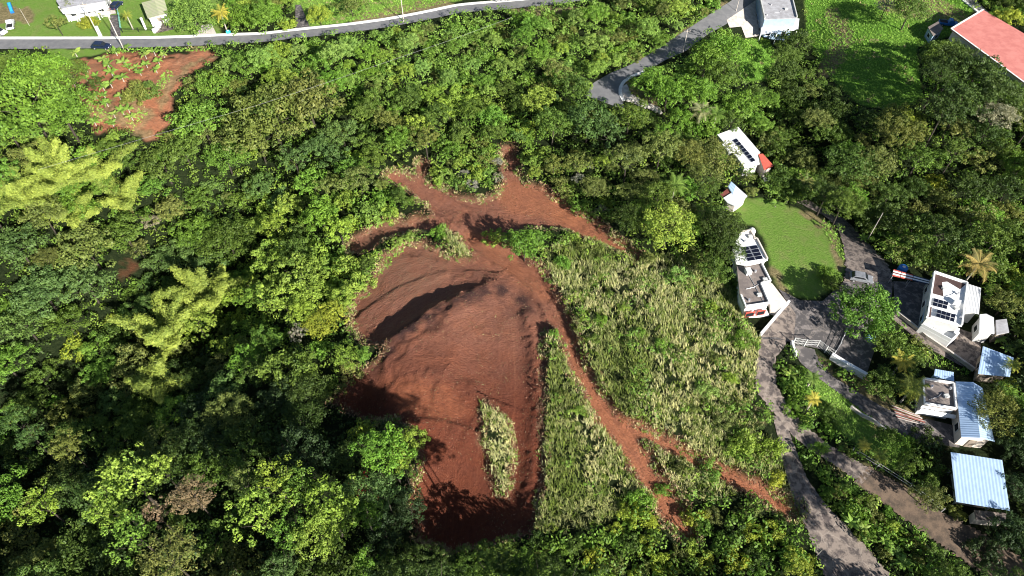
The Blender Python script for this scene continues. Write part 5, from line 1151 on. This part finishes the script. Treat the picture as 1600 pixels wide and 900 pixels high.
mb = MB(); corr(mb, A, 12, .05); corr(mb, B, 12, .05); mb.build('roof', GREENR, root); wp = inset([A[0][:2], A[1][:2], B[2][:2], B[3][:2]], .35)
MB().prism(wp, zg-1.5, zg+2.6).build('wall', WHITE, root); windows_on(root, wp, zg, door=1)
# red bank wall / boards beside the driveway
g = at(1418, 650, .2); pile = empty('board_pile', (g.x, g.y, float(hgt(g.x, g.y))), 'pile of long reddish boards beside the curving driveway', 'boards')
for k in range(9):
    a = at(1393+k*1.0, 634+k*2.6, .15); b_ = at(1436+k*1.5, 652+k*2.0, .15); z = .16+(k % 3)*.13; pmb = MB(); a.z += z-.1; b_.z = a.z+random.uniform(-.1, .1); pmb.bar(a, b_, .17, .07); pmb.build('board', REDW if k % 2 else CONCP, pile)
# striped shelter
g = at(1423, 432, 2.6); zg = float(hgt(g.x, g.y)); root = empty('striped_shelter', (g.x, g.y, zg), 'narrow shelter with red, white and navy striped roof panels by the dark yard', 'shelter')
C4 = [(1396,420.5),(1453,437),(1452,444.5),(1394,430.5)]; cols_ = [(0, .22, REDR2), (.22, .55, REDR2), (.55, 1, NAVY)]
def LP(s, t): a = Vector(C4[0]).lerp(Vector(C4[1]), s); b_ = Vector(C4[3]).lerp(Vector(C4[2]), s); return tuple(a.lerp(b_, t))
for s0, s1, m_ in cols_:
    for t0, t1, mm, zz in ((0, .2, m_, 0), (.2, .42, WHITE, .03), (.42, .62, NAVY if m_ is NAVY else MAROON, 0), (.62, .85, WHITE, .03), (.85, 1, m_, 0)):
        MB().prism(zpts([LP(s0+.008, t0), LP(s1-.008, t0), LP(s1-.008, t1), LP(s0+.008, t1)], zg+2.6), zg+2.5, zg+2.6+zz).build('roof_panel', mm, root)
for s in (.02, .5, .98):
    for t in (.1, .9): p = plane(*LP(s, t), zg+2.5); MB().bar((p[0], p[1], zg-.5), (p[0]+.08, p[1], zg-.5), .08, 2.99).build('post', ALU, root)
# walls, gates, fences
def wallrun(name, label, px, h, wd, mat, cat='wall', cap=False, z=0):
    P = [at(*p) for p in px]; root = empty(name, P[0], label, cat); mb = MB()
    for a, b_ in zip(P[:-1], P[1:]): mb.bar(a-Vector((0, 0, .4)), b_-Vector((0, 0, .4)), wd, h+.4)
    mb.build('wall_body', mat, root)
    if cap:
        mb = MB()
        for a, b_ in zip(P[:-1], P[1:]): mb.bar(a+Vector((0, 0, h+.003)), b_+Vector((0, 0, h+.003)), wd+.12, .08)
        mb.build('coping', mat, root)
    return root
wallrun('garden_wall', 'thin white wall from the patio corner down to the path', [(1231,475),(1210,499),(1187,526)], 1.0, .3, WHITE, cap=True)
wallrun('parking_wall', 'white retaining wall along the lower side of the parking slab', [(1296,560),(1320,575),(1343,588),(1350,592)], 1.4, .5, WHITE, cap=True)
wallrun('driveway_wall', 'short white edging wall at the left end of the gate', [(1236,536),(1238,546),(1243,557)], .9, .35, WHITE)
wallrun('slope_wall', 'thin pale retaining wall below the curving driveway', [(1328,637),(1345,650),(1362,658),(1382,673)], .7, .3, CONCP)
wallrun('curved_wall', 'white curved wall in front of the green shed', [(251,25),(253,30),(253,36),(250,43),(246,48),(241,52)], 1.1, .7, WHITE)
wallrun('verge_wall', 'pale boundary wall on the lower side of the solar house yard', [(1395,487),(1415,503),(1445,528),(1480,552),(1520,580)], .9, .35, CONCP)
def railing(name, label, px, h, mat, cat, gap=1.6, bars=True, rails=3):
    P = [at(*p) for p in px]; root = empty(name, P[0], label, cat)
    for i, (a, b_) in enumerate(zip(P[:-1], P[1:])):
        n = max(1, int((b_-a).length/gap)); pm = MB()
        for r in range(rails): zz = h*(r+1)/rails; pm.bar(a+Vector((0, 0, zz-.04)), b_+Vector((0, 0, zz-.04)), .05, .06)
        if bars:
            k = int((b_-a).length/.22)
            for j in range(k): q = a.lerp(b_, (j+.5)/k); pm.bar(q, q+Vector((.03, 0, 0)), .03, h-.05)
        pm.build('panel', mat, root)
        for j in range(n+(1 if i == len(P)-2 else 0)): q = a.lerp(b_, j/n); MB().bar(q-Vector((.06, 0, .3)), q+Vector((.06, 0, -.3)), .12, h+.42).build('post', mat, root)
    return root
railing('driveway_gate', 'white slatted metal gate and railing across the driveway bend', [(1238,538),(1256,541),(1276,542),(1288,551),(1300,558)], 1.9, WALL, 'gate')
railing('slab_fence', 'thin wire fence along the upper left side of the parking slab', [(1299,562),(1310,543),(1320,520)], 1.5, ALU, 'fence', bars=False)
railing('roadside_fence', 'dark mesh fence on the lawn below the green shed', [(192,51),(243,50),(271,46),(300,45),(312,42)], 1.3, BLACK, 'fence', gap=3, bars=False)
railing('green_fence', 'pale green mesh fence beside the dark driveway at top left', [(186,22),(188,34),(190,48)], 1.3, TEAL, 'fence', gap=1.5, bars=False, rails=6)
railing('lane_fence', 'thin rusty fence along the dry track above the square roof', [(1330,706),(1370,730),(1420,762),(1470,800)], 1.2, ALU, 'fence', gap=3, bars=False, rails=2)
railing('villa_fence', 'low rail with white posts along the front porch lawn', [(146,26),(160,28),(170,27)], .9, WHITE, 'fence', gap=1.2, bars=False)
def post(label, u, v, h, r, mat=KERB):
    p = at(u, v); o = empty('pillar', p, label, 'pillar', 'white pillars by the top road'); MB().tube([p-Vector((0, 0, .3)), p+Vector((0, 0, h))], [r, r*.95], 12).build('shaft', mat, o)
    MB().tube([p+Vector((0, 0, h+.002)), p+Vector((0, 0, h+.12))], [r*1.15, r*1.1], 12).build('cap', mat, o)
post('stout white pillar on the lawn left of the dark driveway', 158, 56, 2.6, .32); post('stout white pillar on the lawn left of the green shed', 228, 46, 3.2, .32)
# poles and cables
def pole(u, v, h, label, arm=True, r=.15, mat=CONCP, ang=.3):
    p = at(u, v); root = empty('utility_pole', p, label, 'pole'); MB().tube([p-Vector((0, 0, .5)), p+Vector((0, 0, h))], [r, r*.6], 10).build('mast', mat, root)
    if arm:
        d = Vector((math.cos(ang), math.sin(ang), 0)); MB().bar(p+d*-.9+Vector((0, 0, h-.6)), p+d*.9+Vector((0, 0, h-.6)), .1, .12).build('crossarm', WOOD, root)
        for s in (-.8, 0, .8): q = p+d*s+Vector((0, 0, h-.48)); MB().tube([q, q+Vector((0, 0, .25))], [.05, .04], 6).build('insulator', ALU, root)
    return p+Vector((0, 0, h-.3))
t1 = pole(155, 57, 9.5, 'pale concrete utility pole on the lawn above the navy car'); t2 = pole(193, 76, 11, 'pale utility pole at the lower road edge beside the navy car')
t3 = pole(631, 34, 8, 'utility pole beside the top road above the bright thicket'); t4 = pole(1067, 82, 6.5, 'slim utility pole beside the upper right road', r=.12)
t5 = pole(1353, 379, 8.5, 'slim pale pole at the edge of the lane by the lawn', arm=False, r=.09); t6 = pole(1275, 869, 2.6, 'short thin post at the left edge of the broad concrete lane', arm=False, r=.06)
t7 = pole(46, 40, 5, 'thin pale pole on the top left lawn', arm=False, r=.08, mat=PALEBARK); t8 = pole(1150, 18, 5.5, 'slim pole beside the yard of the grey house', r=.1)
def cable(label, pts, zz, r=.016):
    P = []
    W = [Vector((*plane(u, v, z), z)) for (u, v), z in zip(pts, zz)]
    for a, b_ in zip(W[:-1], W[1:]):
        for k in range(14): t = k/14; q = a.lerp(b_, t); q.z -= 0.0*4*t*(1-t); P.append(q)
    P.append(W[-1]); tag(MB().tube(P, r, 5).build('power_cable', GREYR), label, 'cable', 'overhead cables over the wood')
cable('overhead cable crossing the wood from the bamboo to the top road', [(60,265),(225,216),(400,165),(487,137),(700,64),(800,27)], [11, 12, 12, 12, 13, 12])
cable('overhead cable leaving the road pole towards the top left house', [(170,30),(130,-6)], [9.5, 9])

# ------------------------------------------------------------ vehicles and small things
def car(label, u, v, ang, L, Wd, body, pickup=False, h=1.6):
    p = at(u, v, .8); z = float(hgt(p.x, p.y))+.12; root = empty('pickup_truck' if pickup else 'parked_car', (p.x, p.y, z), label, 'pickup' if pickup else 'car', None, ang)
    def bld(prof, wd, nm, mat, par=root, bev=.05, yo=0):
        n = len(prof); vs = [(x, -wd/2+yo, zz) for x, zz in prof]+[(x, wd/2+yo, zz) for x, zz in prof]
        me = bpy.data.meshes.new(nm); me.from_pydata(vs, [], [tuple(range(n))[::-1] if False else tuple(range(n)), tuple(range(n, 2*n))[::-1]]+[((i+1) % n, i, n+i, n+(i+1) % n) for i in range(n)]); me.materials.append(mat); me.update()
        o = link(nm, me, par)
        if bev: md = o.modifiers.new('b', 'BEVEL'); md.width = bev; md.segments = 2; md.limit_method = 'ANGLE'
        return o
    hl = L/2
    if pickup:
        b_ = bld([(-hl, .4), (-hl, 1.0), (-hl*.05, 1.02), (hl*.55, 1.02), (hl*.95, .9), (hl, .45)], Wd, 'body', body)
        bld([(-hl*.08, 1.0), (0.0, h), (hl*.32, h), (hl*.58, 1.0)], Wd*.86, 'cabin', body); bld([(hl*.34, h-.06), (hl*.56, 1.05), (hl*.60, 1.05), (hl*.37, h-.02)], Wd*.76, 'windscreen', GLASS, bev=0)
        bld([(-hl*.94, .98), (-hl*.94, 1.035), (-hl*.14, 1.04), (-hl*.14, .98)], Wd*.8, 'load_bed', BLACK, bev=0)
    else:
        b_ = bld([(-hl, .4), (-hl*.99, .95), (-hl*.8, 1.02), (hl*.5, 1.0), (hl*.95, .82), (hl, .45)], Wd, 'body', body)
        bld([(-hl*.86, 1.0), (-hl*.7, h-.06), (-hl*.6, h), (hl*.1, h), (hl*.2, h-.05), (hl*.5, 1.0)], Wd*.84, 'cabin', body); bld([(hl*.2, h-.04), (hl*.48, 1.05), (hl*.52, 1.05), (hl*.25, h-.03)], Wd*.74, 'windscreen', GLASS, bev=0)
        bld([(-hl*.89, 1.06), (-hl*.73, h-.08), (-hl*.70, h-.06), (-hl*.86, 1.06)], Wd*.74, 'rear_window', GLASS, bev=0)
        for s in (-1, 1): bld([(-hl*.72, 1.08), (-hl*.6, h-.12), (hl*.08, h-.12), (hl*.36, 1.08)], .03, 'side_window', GLASS, bev=0, yo=s*Wd*.425)
    for sx in (-.62, .62):
        for sy in (-1, 1):
            mb = MB(); c = Vector((sx*hl, sy*(Wd/2-.1), .34)); mb.tube([c-Vector((0, .12, 0)), c+Vector((0, .12, 0))], .34, 14); me = bpy.data.meshes.new('wheel'); me.from_pydata([tuple(q) for q in mb.v], [], mb.f); me.materials.append(BLACK); me.update(); wh = link('wheel', me, root)
            mb = MB(); mb.tube([c+Vector((0, sy*.121, 0)), c+Vector((0, sy*.14, 0))], .19, 10); me = bpy.data.meshes.new('rim'); me.from_pydata([tuple(q) for q in mb.v], [], mb.f); me.materials.append(ALU); me.update(); link('rim', me, wh)
    for sy in (-1, 1):
        for x0, nm in ((hl*.97, 'headlight'), (-hl*.99, 'taillight')): bld([(x0-.05, .66), (x0-.05, .8), (x0+.05, .8), (x0+.05, .66)], .3, nm, CARW if nm == 'headlight' else REDR2, bev=0, yo=sy*Wd*.36)
    return root
car('dark navy car stopped at the lower edge of the top road', 158, 71.5, math.radians(-4), 4.7, 1.85, NAVY)
car('white pickup parked on the lawn near the blue tub', 16, 38, math.radians(112), 4.6, 1.8, CARW, pickup=True, h=1.7)
car('white car cut by the left edge of the lawn', -2, 49, math.radians(-20), 4.4, 1.8, CARW)
car('pale car greyed to look tree-shaded at the bottom of the lane', 1346, 434, math.radians(-15), 4.2, 1.75, simple('shade_grey_car', (.22, .23, .25), .35, spec=.5))  # body grey stands in for tree shade on a pale car
car('blue pickup in the shade beside the pink-roofed hall', 1482, 36, math.radians(-15), 4.8, 1.9, BLUEP, pickup=True, h=1.8)
car('dark blue car in shade on the drive beside the top left house', 182, 8, math.radians(80), 4.2, 1.8, NAVY)
house('shed', 'small blue-grey walled shed under trees beside the hall', [(1450,42),(1466,33),(1474,45),(1458,56)], 2.6, BLUEW, DARKR, over=.15, cat='shed')
def drum(name, label, u, v, r, h, mat, cat, lid=WMETAL):
    p = at(u, v, h); z = float(hgt(p.x, p.y)); o = empty(name, (p.x, p.y, z), label, cat); c = Vector((p.x, p.y, z))
    MB().tube([c-Vector((0, 0, .2)), c+Vector((0, 0, h*.5)), c+Vector((0, 0, h*.93)), c+Vector((0, 0, h))], [r, r*1.03, r, r*.8], 16).build('drum', mat, o)
    MB().tube([c+Vector((0, 0, h+.003)), c+Vector((0, 0, h+.1))], [r*.35, r*.33], 10).build('lid', lid, o)
drum('cistern', 'round blue cistern between banana leaves and the striped shelter', 1412.5, 417, .85, 1.5, BLUEP, 'tank'); drum('cistern', 'pale blue cistern at the top of the parking slab', 1362, 525, .7, 1.3, simple('pale_blue', (.35, .60, .78), .5), 'tank')
drum('satellite_base', 'small pale blue drum on the lawn by the pale driveway', 356, 48, .6, .8, CYAN, 'drum')
p = at(15.5, 10); tb = empty('pool_tub', p, 'rectangular bright blue tub on the bare yard at top left', 'tub'); px_ = [(10,4),(16,3),(21,17),(15,18)]; q = zpts(px_, p.z+.6)
MB().prism(q, p.z-.2, p.z+.55).build('shell', BLUEP, tb); MB().prism(inset(q, .15), p.z+.551, p.z+.58).build('water', CYAN, tb)
p = at(117, 34); tb = empty('garden_bench', p, 'small white bench on the lawn in front of the house', 'bench'); MB().bar(p+Vector((-1, 0, .42)), p+Vector((1, .3, .42)), .5, .07).build('seat', WHITE, tb); MB().bar(p+Vector((-1, .25, .45)), p+Vector((1, .55, .45)), .06, .5).build('backrest', WHITE, tb)
for s in (-.85, .85): MB().bar(p+Vector((s-.04, .1, 0)), p+Vector((s+.04, .1, 0)), .4, .42).build('leg', WHITE, tb)
p = at(1196, 285); tb = empty('garden_table', p, 'small round white table among bananas below the villa', 'table'); MB().tube([p+Vector((0, 0, .72)), p+Vector((0, 0, .78))], .8, 18).build('table_top', WHITE, tb); MB().tube([p-Vector((0, 0, .1)), p+Vector((0, 0, .718))], .08, 8).build('leg', ALU, tb)
# boulders of the riprap
mb_items = []
for i in range(26):
    u = 980+i*2.1+random.uniform(-2, 2); v = 155+i*.8+random.uniform(-3, 4); p = at(u, v); MBr = MB().ball(p+Vector((0, 0, .15)), random.uniform(.3, .6), 7, .7, .22); o = MBr.build('boulder', ROCK); tag(o, 'pale boulder of the rock bank below the hairpin kerb', 'boulder', 'pale boulders of the rock bank')
# red blossoms lie on one crown
fl = MB()
cn = at(573, 760, 6.5)
for (u, v) in ((548,757),(572,742),(568,757),(571,762),(560,775),(588,777),(566,765),(590,760)):
    p = at(u, v, 7.2)
    for k in range(7): q = p+Vector((random.uniform(-.5, .5), random.uniform(-.5, .5), random.uniform(-.2, .5))); fl.ball(q, random.uniform(.1, .2), 5)
best = min([t for t in bpy.data.objects if t.name.startswith('broadleaf_tree')], key=lambda t: (t.location.xy-cn.xy).length)
fo = MB(); fo.v = fl.v; fo.f = fl.f
ob = fo.build('blossom', PETAL); ob.parent = best; ob.matrix_parent_inverse = (Matrix.Translation(best.location) @ Matrix.Rotation(best.rotation_euler.z, 4, 'Z')).inverted()
best['label'] = 'cool green tree with scattered red blossoms left of the shaded clearing'
